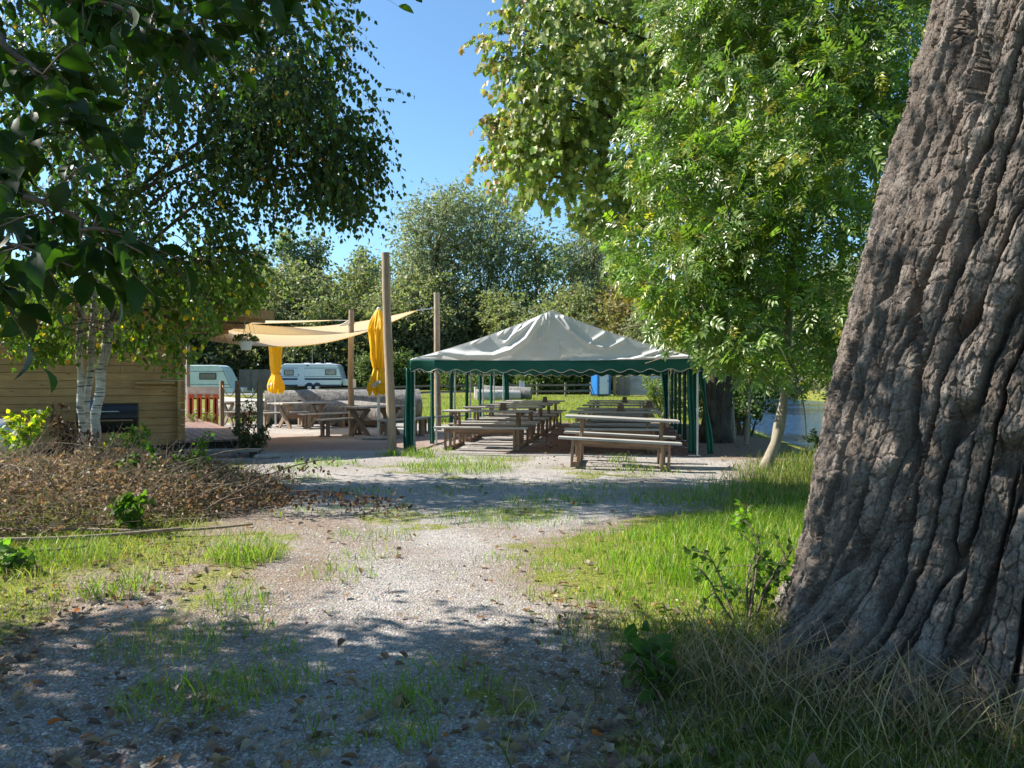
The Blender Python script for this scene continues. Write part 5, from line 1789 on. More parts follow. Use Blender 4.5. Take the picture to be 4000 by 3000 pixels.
GT = 'trees behind the camping lawn'
far_tree('willow', 1715, 84, 22.6, 'tall silvery willow with a rounded top left of the marquee peak', 0.4, 1.0, 'willow_tree', GT)
far_tree('willow_b', 1925, 86, 24.0, 'tallest silvery willow, directly above the marquee peak', 1.7, 0.95, 'willow_tree', GT)
far_tree('sparse', 2075, 82, 17.5, 'thin crowned tree with forked dark limbs right of the tall willows', 0.3, 1.0, 'forked_tree', GT)
far_tree('willow', 2330, 88, 21.5, 'green tree showing through below the maple leaves', 2.6, 0.9, 'willow_tree', GT)
far_tree('rusty', 2480, 72, 13.5, 'brownish green tree behind the right slope of the marquee', 0.9, 1.0, 'broadleaf_tree', GT)
far_tree('poplar', 1010, 100, 18.5, 'slim poplar farthest left against the sky', 0.2, 1.0, 'poplar_tree', GT)
far_tree('poplar', 1130, 102, 21.0, 'tall slim poplar, middle one of the left group on the skyline', 1.2, 1.05, 'poplar_tree', GT)
far_tree('poplar', 1230, 103, 20.5, 'slim poplar right of the tallest poplar on the left skyline', 2.9, 1.0, 'poplar_tree', GT)
far_tree('poplar', 1425, 104, 18.8, 'small dark tree tip just left of the tallest timber pole', 0.9, 1.1, 'poplar_tree', GT)
far_tree('olive', 1180, 84, 13.5, 'rounded bushy tree above the pale blue caravan', 0.5, 1.1, 'broadleaf_tree', GT)
far_tree('olive', 1390, 86, 14.0, 'olive green rounded tree behind the closed parasol', 2.0, 1.15, 'broadleaf_tree', GT)
far_tree('olive', 1570, 80, 12.0, 'olive tree between the tallest pole and the back pole', 3.3, 1.05, 'broadleaf_tree', GT)
far_tree('olive', 980, 88, 14.0, 'dark rounded tree beyond the hanging basket', 4.1, 1.1, 'broadleaf_tree', GT)
far_tree('olive', 760, 92, 15.0, 'rounded tree hidden mostly behind the lower birch leaves', 1.0, 1.2, 'broadleaf_tree', GT)
far_tree('olive', 1760, 82, 12.0, 'dark bushy tree under the left slope of the tall willows', 0.2, 1.1, 'broadleaf_tree', GT)
far_tree('olive', 1960, 78, 10.0, 'bushy tree just above the marquee peak', 5.1, 1.05, 'broadleaf_tree', GT)
far_tree('olive', 2200, 76, 10.5, 'bushy tree behind the right half of the marquee roof', 2.7, 1.1, 'broadleaf_tree', GT)
far_tree('olive', 2380, 80, 11.5, 'bushy green tree between the marquee roof and the ash', 0.8, 1.1, 'broadleaf_tree', GT)
far_tree('olive', 560, 70, 12, 'green tree behind the hut roof, seen through birch leaves', 0.8, 1.2, 'broadleaf_tree', GT)
far_tree('olive', 250, 66, 9, 'low tree behind the hut at the left edge', 2.3, 1.2, 'broadleaf_tree', GT)
far_tree('olive', 1620, 92, 13, 'dark tree filling the gap behind the back timber pole', 1.3, 1.1, 'broadleaf_tree', GT)
far_tree('rusty', 2680, 70, 14, 'brownish tree glimpsed behind the maple trunk', 3.9, 1.0, 'broadleaf_tree', GT)
GH = 'dark hedge trees along the camping edge'
hx = [(640, 'dark hedge tree behind the hut corner'), (745, 'dark hedge tree above the pale green caravan roof'), (850, 'dark hedge tree behind the raked front of the green caravan'), (950, 'dark hedge tree above the board screen'),
      (1045, 'dark hedge tree behind the left closed parasol'), (1140, 'dark hedge tree behind the rear end of the blue caravan'), (1240, 'dark hedge tree behind the middle of the blue caravan'), (1335, 'dark hedge tree behind the blue caravan tow end'),
      (1435, 'dark hedge tree between the thin pole and the whole parasol'), (1530, 'dark hedge tree straight behind the tallest timber pole'), (1630, 'dark hedge tree left of the back timber pole'), (1730, 'dark hedge tree right of the back timber pole')]
for i, (px, lab) in enumerate(hx):
    far_tree('hedge', px, 76.5 + (i % 3) * 0.8, 8.2 + 0.7 * math.sin(i * 2.1), lab, i * 1.3, 1.0, 'hedge_tree', GH)
GS = 'shrubs at the back of the lawn'
sx = [(1480, 73, 3.2, 'pale leafy shrub right of the blue caravan'), (1590, 75, 3.5, 'rounded shrub behind the green curtain corner of the marquee'), (1670, 76, 3.0, 'shrub at the lawn edge left of the back pole'), (1790, 72, 3.4, 'shrub on the lawn edge between marquee side poles'), (1890, 66, 3.2, 'dark shrub behind the left end of the lawn logs'),
      (1990, 67, 2.7, 'dark shrub behind the right end of the lawn logs'), (2100, 63, 2.7, 'leafy shrub right of the info card'), (2170, 64, 2.8, 'leafy shrub half way between the logs and the toilet'), (2255, 65, 3.3, 'leafy shrub left of the blue toilet cabin'), (2400, 66, 4.0, 'dark shrub behind the board gate'), (2520, 66, 4.2, 'dark shrub behind the plank fence panel')]
for i, (px, d, h, lab) in enumerate(sx):
    far_tree('shrub', px, d, h, lab, i * 0.9, 1.15, 'lawn_shrub', GS, 'shrub')
GR = 'trees along the river'
for (x, d, h, lab, kd) in ((43, 124, 20, 'broad distant tree where the river water ends', 'olive'), (32.5, 122, 17, 'distant tree just over the top of the slim saplings', 'olive'), (9.0, 36, 6.5, 'dark river tree straight behind the maple trunk', 'olive'), (12.3, 63, 9, 'river tree between maple trunk and ash', 'olive'), (42, 106, 19, 'river tree far off behind the ash crown', 'willow_b'), (35, 44, 14, 'river tree on the far bank behind the furrowed trunk', 'olive'),
                           (39, 60, 17, 'taller river tree on the far bank beyond the water', 'willow'), (39.5, 80, 17, 'river tree at the far bend of the water', 'olive'), (37, 118, 19, 'most distant tree over the river water', 'olive'), (40.5, 93, 17, 'bushy tree far along the opposite river bank', 'olive'), (36, 32, 13, 'river tree on the far bank hidden mostly by the furrowed trunk', 'rusty'), (8.3, 30, 5.5, 'small river tree just right of the willow shrub', 'olive')):
    far_tree(kd, 0, d, h, lab, x, 1.1, 'river_tree', GR, 'tree', x=x)

# ================================================================== THE BIG FURROWED TRUNK
TX, TY = 2.72, 4.55
big = empty('old_poplar', (TX, TY, 0), 0, 'massive old trunk with deeply furrowed grey brown bark leaning at the right edge', 'tree')
na, nz = 620, 640
A = np.concatenate([np.linspace(0, R(75), 81)[:-1], np.linspace(R(75), R(222), 760), np.linspace(R(222), 2 * math.pi, 112)[1:-1]])
na = len(A)
Zs = np.concatenate([np.linspace(-0.15, 4.4, nz - 40), np.linspace(4.42, 8.0, 40)])
AA, ZZ = np.meshgrid(A, Zs)
# angle 0 faces away from the camera (the seam); u runs along the girth
ang = AA + R(70)
rad0 = np.interp(ZZ, [-0.2, 0, 0.35, 0.9, 1.6, 2.6, 3.7, 5, 8], [1.26, 1.22, 1.16, 1.11, 1.045, 0.975, 0.91, 0.84, 0.62])
cx = np.interp(ZZ, [0, 1.5, 3.7, 8], [0.23, 0.38, 0.80, 1.7])
flare = np.exp(-np.maximum(ZZ, 0) / 0.20) * 0.4
dirl = np.cos(ang - R(206))           # buttress root running left and towards the camera
rad0 = rad0 + flare * (1.9 * np.clip(dirl, 0, 1) ** 16 + 0.22 * np.clip(np.cos(ang - R(150)), 0, 1) ** 10 + 0.24 * np.clip(np.cos(ang - R(258)), 0, 1) ** 10 + 0.06 * np.cos(5 * ang))
U = AA * 1.06
warp = (fbm(U * 1.6, ZZ * 0.8, seed=5) - 0.5)
w2 = (fbm(U * 6, ZZ * 2.5, seed=6) - 0.5)
Us = U + 0.10 * ZZ * 0 - 0.16 * (ZZ - 1) * 0.6 + warp * 0.11 + w2 * 0.038 + (fbm(U * 14, ZZ * 8, seed=66) - 0.5) * 0.030 + (fbm(U * 40, ZZ * 26, seed=67) - 0.5) * 0.010
f1, f2, cid = worley(Us / 0.112, (ZZ + warp * 0.4) / 1.15 + 0.41 * np.floor(Us / 0.112), seed=2)
crack = f2 - f1
plate = sstep(0.03, 0.22, crack)
f1b, f2b, cidb = worley(Us / 0.040 + 5, (ZZ + w2 * 0.2) / 0.10, seed=8)
crackb = sstep(0.0, 0.14, f2b - f1b)
f1c, f2c, cidc = worley(U / 0.021 + w2, ZZ / 0.028 + w2, seed=12)
crackc = sstep(0.0, 0.25, f2c - f1c)
rough = fbm(U * 22, ZZ * 9, seed=14, octv=5) - 0.5
hgt = 0.115 * plate ** 0.8 + 0.020 * sstep(0.0, 0.6, crack) + (0.014 + 0.012 * cid) * crackb * plate + 0.006 * crackc + 0.055 * rough + 0.012 * (fbm(U * 60, ZZ * 30, seed=71, octv=2) - 0.5) + 0.014 * (cidb - 0.5) * crackb + 0.035 * (cid - 0.5) * plate + 0.05 * (fbm(U * 1.5, ZZ * 0.5, seed=9) - 0.5)
rr = rad0 + hgt - 0.05
X = cx + rr * np.cos(ang); Y = rr * np.sin(ang)
V = np.stack([X.ravel(), Y.ravel(), ZZ.ravel()], 1)
i, j = np.meshgrid(np.arange(na), np.arange(nz - 1))
q = np.stack([j * na + i, j * na + (i + 1) % na, (j + 1) * na + (i + 1) % na, (j + 1) * na + i], -1).reshape(-1, 4)
me = np_mesh('trunk', V, q, smooth=True)
at = me.attributes.new('bark', 'FLOAT_COLOR', 'POINT')
at.data.foreach_set('color', np.stack([plate.ravel(), cid.ravel(), cidb.ravel(), np.ones(V.shape[0])], 1).astype(np.float32).ravel())
link(me, 'trunk', M['trunk'], big)
# its crown overhead is out of view, added to dim sky light on the foreground
PL = [(2.0, 3.0, 9.6, 3.4, 3.4, 1.8), (0.5, 0.0, 10.5, 3.5, 3.0, 2.0), (4.5, 6.0, 11.0, 3.5, 3.0, 2.2), (6.5, 2.0, 11.0, 3.5, 3.5, 2.4), (3.5, 4.0, 13.5, 4.0, 4.0, 2.4), (-0.5, 5.5, 10.6, 2.4, 2.4, 1.6), (4.0, -2.5, 10.5, 3.0, 3.0, 2.0)]
Ob = Vector(big.location)
mbw = MB()
for k_, l in enumerate(PL):
    limb(mbw, (1.35, 0, 7.3), Vector(l[:3]) - Ob, 0.22, 0.05, 700 + k_)
mbw.tube([(1.15, 0, 6.2), (1.4, 0, 7.6), (1.6, 0, 9.5), (1.7, 0.2, 12)], [0.5, 0.48, 0.35, 0.1], 14)
link(merge_np(mbw, [], 'limbs'), 'limbs', M['bark_dark'], big)
foot, dr, Ln, P, tang, sh, cc = crown(PL, 420, 5, 7, 0.9, 0.2, shell=0.5, spread=0.32)
P = P.reshape(-1, 3); n = len(P)
ln = 0.26 * (0.6 + 0.8 * rng.random(n))
link(leaves_mesh('crown', P - np.array(Ob), rdir(n), norm(rdir(n) + np.array([0, 0, 0.8])), ln, ln * 0.8, palette(n, (0.06, 0.11, 0.02), 0.3), T_birch()), 'crown', M['leaf_big'], big)

# ================================================================== OVERHANGING TREE ON THE LEFT
OT = Vector((-6.0, 4.0, 0))
ov = empty('overhanging_tree', OT, 0, 'dark broad leaved tree whose branches hang into the upper left corner', 'tree')
m = MB()
m.tube([(0, 0, -0.1), (0.02, 0.02, 1.2), (0.0, 0.05, 2.5), (0.15, 0.1, 4.0), (0.2, 0.1, 6.5)], [0.26, 0.19, 0.17, 0.13, 0.05], 14)
m.build('trunk', M['bark_dark'], ov, smooth=True)


def NP(px, py, d):
    return Vector((gx(px, d), d, hz(py, d)))


hang = [  # branch path into view, leaves per branch
    ([Vector((-5.9, 4.05, 3.4)), Vector((-3.6, 3.6, 3.6)), NP(-100, -150, 3.3), NP(250, -10, 3.1), NP(560, 90, 3.0), NP(800, 170, 2.95)], 60, (0.35, 1.0)),
    ([Vector((-5.9, 4.05, 3.0)), Vector((-3.4, 3.3, 3.2)), NP(-120, 100, 2.9), NP(120, 260, 2.8), NP(260, 420, 2.75), NP(330, 560, 2.7)], 42, (0.45, 1.0)),
    ([Vector((-5.9, 4.0, 2.7)), Vector((-3.2, 3.0, 2.9)), NP(-150, 560, 2.7), NP(60, 760, 2.6), NP(330, 900, 2.55), NP(560, 990, 2.5)], 38, (0.35, 1.0)),
    ([Vector((-5.9, 4.0, 2.5)), Vector((-3.2, 2.9, 2.5)), NP(-200, 800, 2.6), NP(30, 960, 2.55), NP(200, 1050, 2.5)], 16, (0.4, 1.0)),
    ([Vector((-5.9, 4.05, 3.8)), Vector((-3.4, 3.4, 4.0)), NP(300, -300, 3.1), NP(700, -120, 2.9), NP(1000, -40, 2.8), NP(1050, 20, 2.8)], 26, (0.5, 1.0)),
    ([Vector((-5.9, 4.0, 2.2)), Vector((-3.2, 3.0, 2.1)), NP(-250, 1050, 2.8), NP(-40, 1130, 2.7), NP(40, 1180, 2.7)], 10, (0.6, 1.0)),
]
mbw = MB(); pos, axs, big_l = [], [], []
for bi, (pts, nl, (t0, t1)) in enumerate(hang):
    fine = []
    for k in range(len(pts) - 1):
        for s in range(6):
            t = s / 6
            p = pts[k].lerp(pts[k + 1], t) + Vector((0.02 * math.sin(k * 3 + s), 0.02 * math.cos(k * 2 + s * 1.3), 0.03 * math.sin(math.pi * t)))
            fine.append(p - OT)
    fine.append(pts[-1] - OT)
    n = len(fine)
    mbw.tube(fine, [0.026 * (1 - 0.88 * i / (n - 1)) for i in range(n)], 6)
    for k in range(nl):
        t = t0 + (t1 - t0) * rng.random()
        p = fine[min(n - 1, int(t * (n - 1)))]
        dirv = rdir(1)[0] * np.array([1, 1, 0.6]) + np.array([0.35, -0.1, -0.35])
        ln_ = 0.05 + 0.28 * rng.random()
        e = p + Vector(norm(dirv)) * ln_
        if k % 2 == 0: mbw.tube([p, (p + e) / 2 + Vector((0, 0, 0.015)), e], [0.004, 0.003, 0.0015], 4)
        for s in range(3):
            f = 0.4 + 0.3 * s
            pos.append(np.array(p.lerp(e, f))); axs.append(norm(dirv * 0.5 + rng.normal(size=3) * 0.5 + np.array([0.1, 0, -0.55])))
# rest of the crown, out of frame; lobes placed to shade path and trunk
OL = [(-5.6, 4.45, 4.7, 2.4, 1.1, 1.1, 2.4), (-8.0, 5.0, 4.7, 1.6, 0.9, 0.9, 2.0), (-2.2, 4.95, 4.45, 1.1, 0.75, 0.45, 2.4), (-2.9, 4.85, 6.9, 1.4, 1.1, 1.3, 0.3), (-4.2, 4.65, 4.7, 1.7, 0.8, 0.7, 2.4), (-6.4, 3.2, 5.6, 2.2, 1.6, 1.6), (-3.9, 4.3, 3.9, 0.9, 0.8, 0.8, 1.0), (-4.4, 3.6, 5.9, 1.6, 1.0, 0.8, 0.7)]
for i, l in enumerate(OL):
    lp = limb(mbw, (0.05, 0.05, min(4.2, l[2] - 1.2)), Vector(l[:3]) - OT, 0.06, 0.015, 500 + i)
foot, dr, Ln, P, tang, sh, cc = crown(OL, 820, 5, 5, 0.42, 0.3, shell=0.6, spread=0.3)
arrs = []
twig_tubes(arrs, foot - np.array(OT), dr, Ln, 0.3, 0.004)
link(merge_np(mbw, arrs, 'branches'), 'branches', M['twig'], ov)
pos = np.array(pos); axs = np.array(axs)
P = P.reshape(-1, 3) - np.array(OT); tang = tang.reshape(-1, 3)
pos = np.concatenate([pos, P]); axs = np.concatenate([axs, norm(tang + rdir(len(P)) * 0.7)])
n = len(pos)
ln = 0.115 * (0.65 + 0.55 * rng.random(n))
nm = norm(rdir(n) * 0.7 + np.array([0, 0, 0.8]))
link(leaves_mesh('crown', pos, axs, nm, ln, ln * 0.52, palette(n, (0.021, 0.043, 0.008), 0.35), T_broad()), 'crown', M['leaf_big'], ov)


# ================================================================== BRUSH PILE
def pile_h(x, y):
    cx_, cy_ = -6.0, 9.0
    e = ((x - cx_) / 3.2) ** 2 + ((y - cy_ - 0.25 * (x - cx_)) / 2.5) ** 2
    return 0.66 * np.clip(1 - e, 0, 1) ** 0.7 * (0.7 + 0.6 * fbm(x * 1.2, y * 1.2, seed=91))


bp = empty('brush_pile', (-5.2, 9.3, 0), 0, 'long heap of withered brown branches and leaves at the foot of the birch', 'brush pile')
N = 62000
x = rng.uniform(-9.2, -1.6, N); y = rng.uniform(6.4, 12.6, N)
h = pile_h(x, y)
keep = h > 0.04
x, y, h = x[keep], y[keep], h[keep]
z = gz(x, y) + h * (1 - 0.55 * rng.random(len(x)) ** 2) + rng.normal(size=len(x)) * 0.03
n = len(x)
pos = np.stack([x + 5.2, y - 9.3, z], 1)
ln = 0.047 * (0.4 + 1.0 * rng.random(n) ** 1.5)
c = palette(n, (0.24, 0.18, 0.115), 0.45, [(0.38, 0.31, 0.23), (0.11, 0.078, 0.055), (0.30, 0.19, 0.09), (0.46, 0.40, 0.31), (0.13, 0.15, 0.05)], 0.55)
yl = (rng.random(n) < 0.30 * sstep(-5.5, -8.0, x) * sstep(9.0, 11, y))
c[yl] = np.array([0.30, 0.27, 0.05]) * (0.7 + 0.6 * rng.random((yl.sum(), 1)))
curl = np.array([(0, 0, 0), (0.3, 0.4, 0.22), (0.65, 0.34, 0.1), (1, 0.05, -0.2), (0.65, -0.36, 0.16), (0.3, -0.38, 0.18), (0.5, 0, -0.08)]), [(0, 1, 2, 6), (6, 2, 3), (6, 3, 4), (0, 6, 4, 5)]
dl = link(leaves_mesh('dead_leaves', pos, rdir(n), norm(rdir(n) + np.array([0, 0, 0.5])), ln, ln * 0.8, c, curl), 'dead_leaves', M['leaf_dry'], bp)
dl['kind'] = 'stuff'
arrs = []
nt = 4200
k = rng.integers(0, n, nt)
ft = pos[k] - np.array([0, 0, 0.05])
dd = norm(np.stack([rng.normal(size=nt) * 1.1 + 0.3, rng.normal(size=nt) * 0.5, np.abs(rng.normal(size=nt)) * 0.55 + 0.05], 1))
twig_tubes(arrs, ft, dd, 0.2 + 0.5 * rng.random(nt), 0.12, 0.0045)
mbw = MB()
for q in range(46):
    a = pos[rng.integers(0, n)]
    d_ = norm(rng.normal(size=3) * np.array([1.3, 0.6, 0.15]) + np.array([0.5, -0.1, 0.05]))
    limb(mbw, Vector(a), Vector(a + d_ * (0.6 + 1.0 * rng.random())), 0.010, 0.003, q, 6, 0.12, 5)
tw = link(merge_np(mbw, arrs, 'twigs'), 'twigs', M['dry_twig'], bp)
tw['kind'] = 'stuff'
# a broken branch trailing out of the heap
br = empty('broken_branch', (-2.9, 8.9, 0.05), 0, 'withered branch trailing out of the heap onto the gravel, with hanging dead leaves', 'branch')
m = MB()
lp = limb(m, (-0.5, -0.3, 0.05), (0.7, 0.1, 0.55), 0.016, 0.006, 3, 9, 0.1, 6)
lq = limb(m, (-0.6, -0.1, 0.03), (1.4, 0.1, 0.10), 0.016, 0.005, 4, 9, 0.2, 6)
m.build('stem', M['twig'], br, smooth=True)
pp = []
for k in range(420):
    L_ = lq if k % 4 else lp
    i_ = rng.integers(4, 10)
    pp.append(np.array(L_[i_]) + rng.normal(size=3) * np.array([0.20, 0.16, 0.05]) + np.array([0, 0, -0.05]))
pp = np.array(pp); pp[:, 2] = np.maximum(pp[:, 2], -0.03)
n = len(pp); ln = 0.055 * (0.5 + 0.8 * rng.random(n))
link(leaves_mesh('withered_leaves', pp, norm(rdir(n) + np.array([0, 0, -0.8])), rdir(n), ln, ln * 0.75, palette(n, (0.11, 0.07, 0.04), 0.4), curl), 'withered_leaves', M['leaf_dry'], br)
for i, (a, b, r_, lab) in enumerate((((-5.3, 7.15, 0.10), (-2.55, 7.75, 0.10), 0.022, 'long pale bare stick lying along the front of the heap'), ((-5.6, 6.75, 0.07), (-3.1, 7.42, 0.12), 0.026, 'thicker pale stick in front of the long one by the grass'), ((-4.6, 6.55, 0.05), (-3.7, 6.85, 0.07), 0.018, 'short grey stick half sunk in the left grass'))):
    m = MB(); limb(m, a, b, r_, r_ * 0.55, 40 + i, 10, 0.05, 7)
    tag(m.build('stick', M['dry_twig'], smooth=True), lab, 'stick', 'bare sticks by the brush heap')
bush('young_shoots', -7.2, 11.35, 1.15, 0.5, 700, 0.09, 0.07, (0.10, 0.15, 0.02), 'yellow green leafy shoots at the left of the birch stems', 'plant', [(0.40, 0.34, 0.03)], 0.4, T_birch(), 5, 0.3, 'leaf_big')
bush('young_shoots', -5.55, 11.0, 0.85, 0.7, 1000, 0.09, 0.065, (0.07, 0.12, 0.02), 'green and yellow leafy shoots right of the birch stems', 'plant', [(0.36, 0.30, 0.04)], 0.18, T_birch(), 7, 0.3, 'leaf_big')
bush('young_shoots', -7.4, 10.4, 0.6, 0.8, 900, 0.08, 0.065, (0.16, 0.15, 0.03), 'yellow and orange autumn leaves at the far left of the heap', 'plant', [(0.45, 0.36, 0.03), (0.42, 0.16, 0.03)], 0.6, T_birch(), 8, 0.2, 'leaf_big')
bush('young_shoots', -4.25, 9.55, 0.75, 0.7, 900, 0.07, 0.05, (0.06, 0.11, 0.02), 'green leafy shoots growing at the back right of the heap', 'plant', None, 0, T_birch(), 7, 0.3, 'leaf_big')
bush('young_shoots', -6.1, 10.9, 1.35, 0.35, 600, 0.07, 0.05, (0.13, 0.085, 0.05), 'withered brown shoots standing against the birch stems', 'plant', [(0.10, 0.06, 0.04)], 0.4, curl, 7, 0.6, 'leaf_dry')
bush('bramble', -3.85, 7.75, 0.5, 0.28, 130, 0.10, 0.085, (0.07, 0.12, 0.02), 'single green bramble shoot coming up through the dead leaves', 'plant', None, 0, T_maple(), 3, 0.3, 'leaf_big')
bush('bramble', 1.45, 4.9, 0.5, 0.5, 260, 0.05, 0.036, (0.05, 0.095, 0.016), 'dark bramble spray arching out from the left foot of the furrowed trunk', 'plant', None, 0, T_birch(), 7, 0.4, 'leaf_big')
bush('bramble', 2.05, 7.1, 0.6, 0.22, 110, 0.06, 0.04, (0.14, 0.22, 0.02), 'small bright yellow green shoot in the grass beside the furrowed trunk', 'plant', None, 0, T_birch(), 3, 0.2, 'leaf_big')
bush('bramble', 0.7, 3.7, 0.28, 0.25, 110, 0.085, 0.05, (0.05, 0.10, 0.018), 'low broad leaved weed in the dark grass at the bottom right', 'plant', None, 0, T_broad(), 5, 0.2, 'leaf_big')
bush('bramble', -3.95, 6.2, 0.2, 0.25, 60, 0.12, 0.10, (0.09, 0.15, 0.03), 'pale green maple seedling at the left edge of the grass', 'plant', None, 0, T_maple(), 4, 0.2, 'leaf_big')


nb = 420
a_ = rdir(nb); a_[:, 2] = np.abs(a_[:, 2]) * 0.9 - 0.25
pp = a_ * np.array([0.27, 0.27, 0.16]) * (0.5 + 0.5 * rng.random((nb, 1))) + np.array([0, 0, 0.14])
ln = 0.055 * (0.6 + 0.7 * rng.random(nb))
link(leaves_mesh('flowers', pp, norm(a_ + np.array([0, 0, -0.4])), norm(rdir(nb) + np.array([-.3, -.3, .5])), ln, ln * 0.7, palette(nb, (0.10, 0.11, 0.03), 0.35, [(0.30, 0.24, 0.07), (0.26, 0.16, 0.08)], 0.45), T_birch()), 'flowers', M['leaf_big'], BASKET)

# ================================================================== GRASS
def grass_mesh(name, x, y, h, wd, col, lean=0.5):
    n = len(x)
    z = gz(x, y) - 0.01
    a = rng.random(n) * 2 * math.pi
    ld = np.stack([np.cos(a), np.sin(a), np.zeros(n)], 1) * (lean * (0.25 + 0.9 * rng.random(n)) * h)[:, None]
    b = rng.random(n) * 2 * math.pi
    sd = np.stack([np.cos(b), np.sin(b), np.zeros(n)], 1) * (wd / 2)[:, None]
    p0 = np.stack([x, y, z], 1); up = np.array([0, 0, 1.0])
    p1 = p0 + up * (h * 0.55)[:, None] + ld * 0.30
    p2 = p0 + up * (h * 0.86)[:, None] + ld * 0.66
    p3 = p0 + up * (h * (1.0 - 0.25 * lean * rng.random(n)))[:, None] + ld * 1.15
    V = np.stack([p0 - sd, p0 + sd, p1 - sd * 0.85, p1 + sd * 0.85, p2 - sd * 0.55, p2 + sd * 0.55, p3], 1)
    f = np.arange(n)[:, None] * 7
    q = np.concatenate([f + np.array([[0, 1, 3, 2]]), f + np.array([[2, 3, 5, 4]])])
    t = f + np.array([[4, 5, 6]])
    return np_mesh(name, V.reshape(-1, 3), [q, t], [np.concatenate([col, col]), col])


def sow(n, x0, x1, y0, y1, dens):
    x = rng.uniform(x0, x1, n); y = rng.uniform(y0, y1, n)
    k = rng.random(n) < dens(x, y)
    return x[k], y[k]


def not_trunk(x, y):
    return np.hypot(x - TX - 0.23, y - TY) > 1.16


GB = (0.075, 0.135, 0.020)
parts = []


def add_grass(x, y, h0, wd, base, alt, af, lean=0.5, hv=None):
    n = len(x)
    h = h0 * (0.45 + 0.9 * rng.random(n)) * (hv if hv is not None else 1)
    parts.append((x, y, h, np.full(n, wd) * (0.6 + 0.7 * rng.random(n)), palette(n, base, 0.3, alt, af), lean))


straw = [(0.34, 0.28, 0.15), (0.26, 0.22, 0.10), (0.22, 0.22, 0.06)]
# lush patch on the right
x, y = sow(60000, -0.6, 4.2, 4.3, 10.5, lambda x, y: np.clip(sstep(-0.2, 1.7, x - right_edge(y) + (fbm(x * 1.5, y * 1.5, seed=15) - 0.5) * 2.0 + (fbm(x * 5, y * 5, seed=25) - 0.5) * 1.2), 0, 1) * not_trunk(x, y) * (0.35 + 0.65 * sstep(4.6, 5.6, y)))
lush = sstep(0.4, 2.0, x - right_edge(y) + (fbm(x * 2, y * 2, seed=35) - 0.5) * 1.6) * sstep(4.8, 5.6, y) * sstep(10.2, 8.2, y)
add_grass(x, y, 0.145, 0.0065, (0.15, 0.24, 0.028), [(0.40, 0.34, 0.16), (0.30, 0.30, 0.07), (0.24, 0.32, 0.05)], 0.25, 0.6, 0.45 + 0.85 * lush)
# dry and dark grass at the lower right
x, y = sow(20000, -0.3, 2.6, 2.4, 4.8, lambda x, y: np.clip(sstep(-0.05, 1.0, x - right_edge(y) + (fbm(x * 2.5, y * 2.5, seed=16) - 0.5) * 1.6), 0, 1) * not_trunk(x, y) * 0.7)
add_grass(x, y, 0.135, 0.0055, (0.06, 0.10, 0.02), straw, 0.42, 1.1)
# left verge
x, y = sow(30000, -6.0, -1.6, 3.0, 8.2, lambda x, y: np.clip(sstep(-0.1, 1.5, left_edge(y) - x + (fbm(x * 1.8, y * 1.8, seed=17) - 0.5) * 2.4), 0, 1) * (0.16 + 0.42 * sstep(4.4, 5.6, y)))
add_grass(x, y, 0.11, 0.0055, (0.15, 0.19, 0.04), straw, 0.42, 1.1)
# along the bank and between
x, y = sow(26000, 2.4, 7.5, 8.0, 16, lambda x, y: np.clip(sstep(-0.2, 1.0, x - right_edge(y) + (fbm(x, y, seed=18) - 0.5) * 1.4), 0, 1) * 0.6)
add_grass(x, y, 0.20, 0.008, (0.08, 0.13, 0.025), straw, 0.3, 0.7)
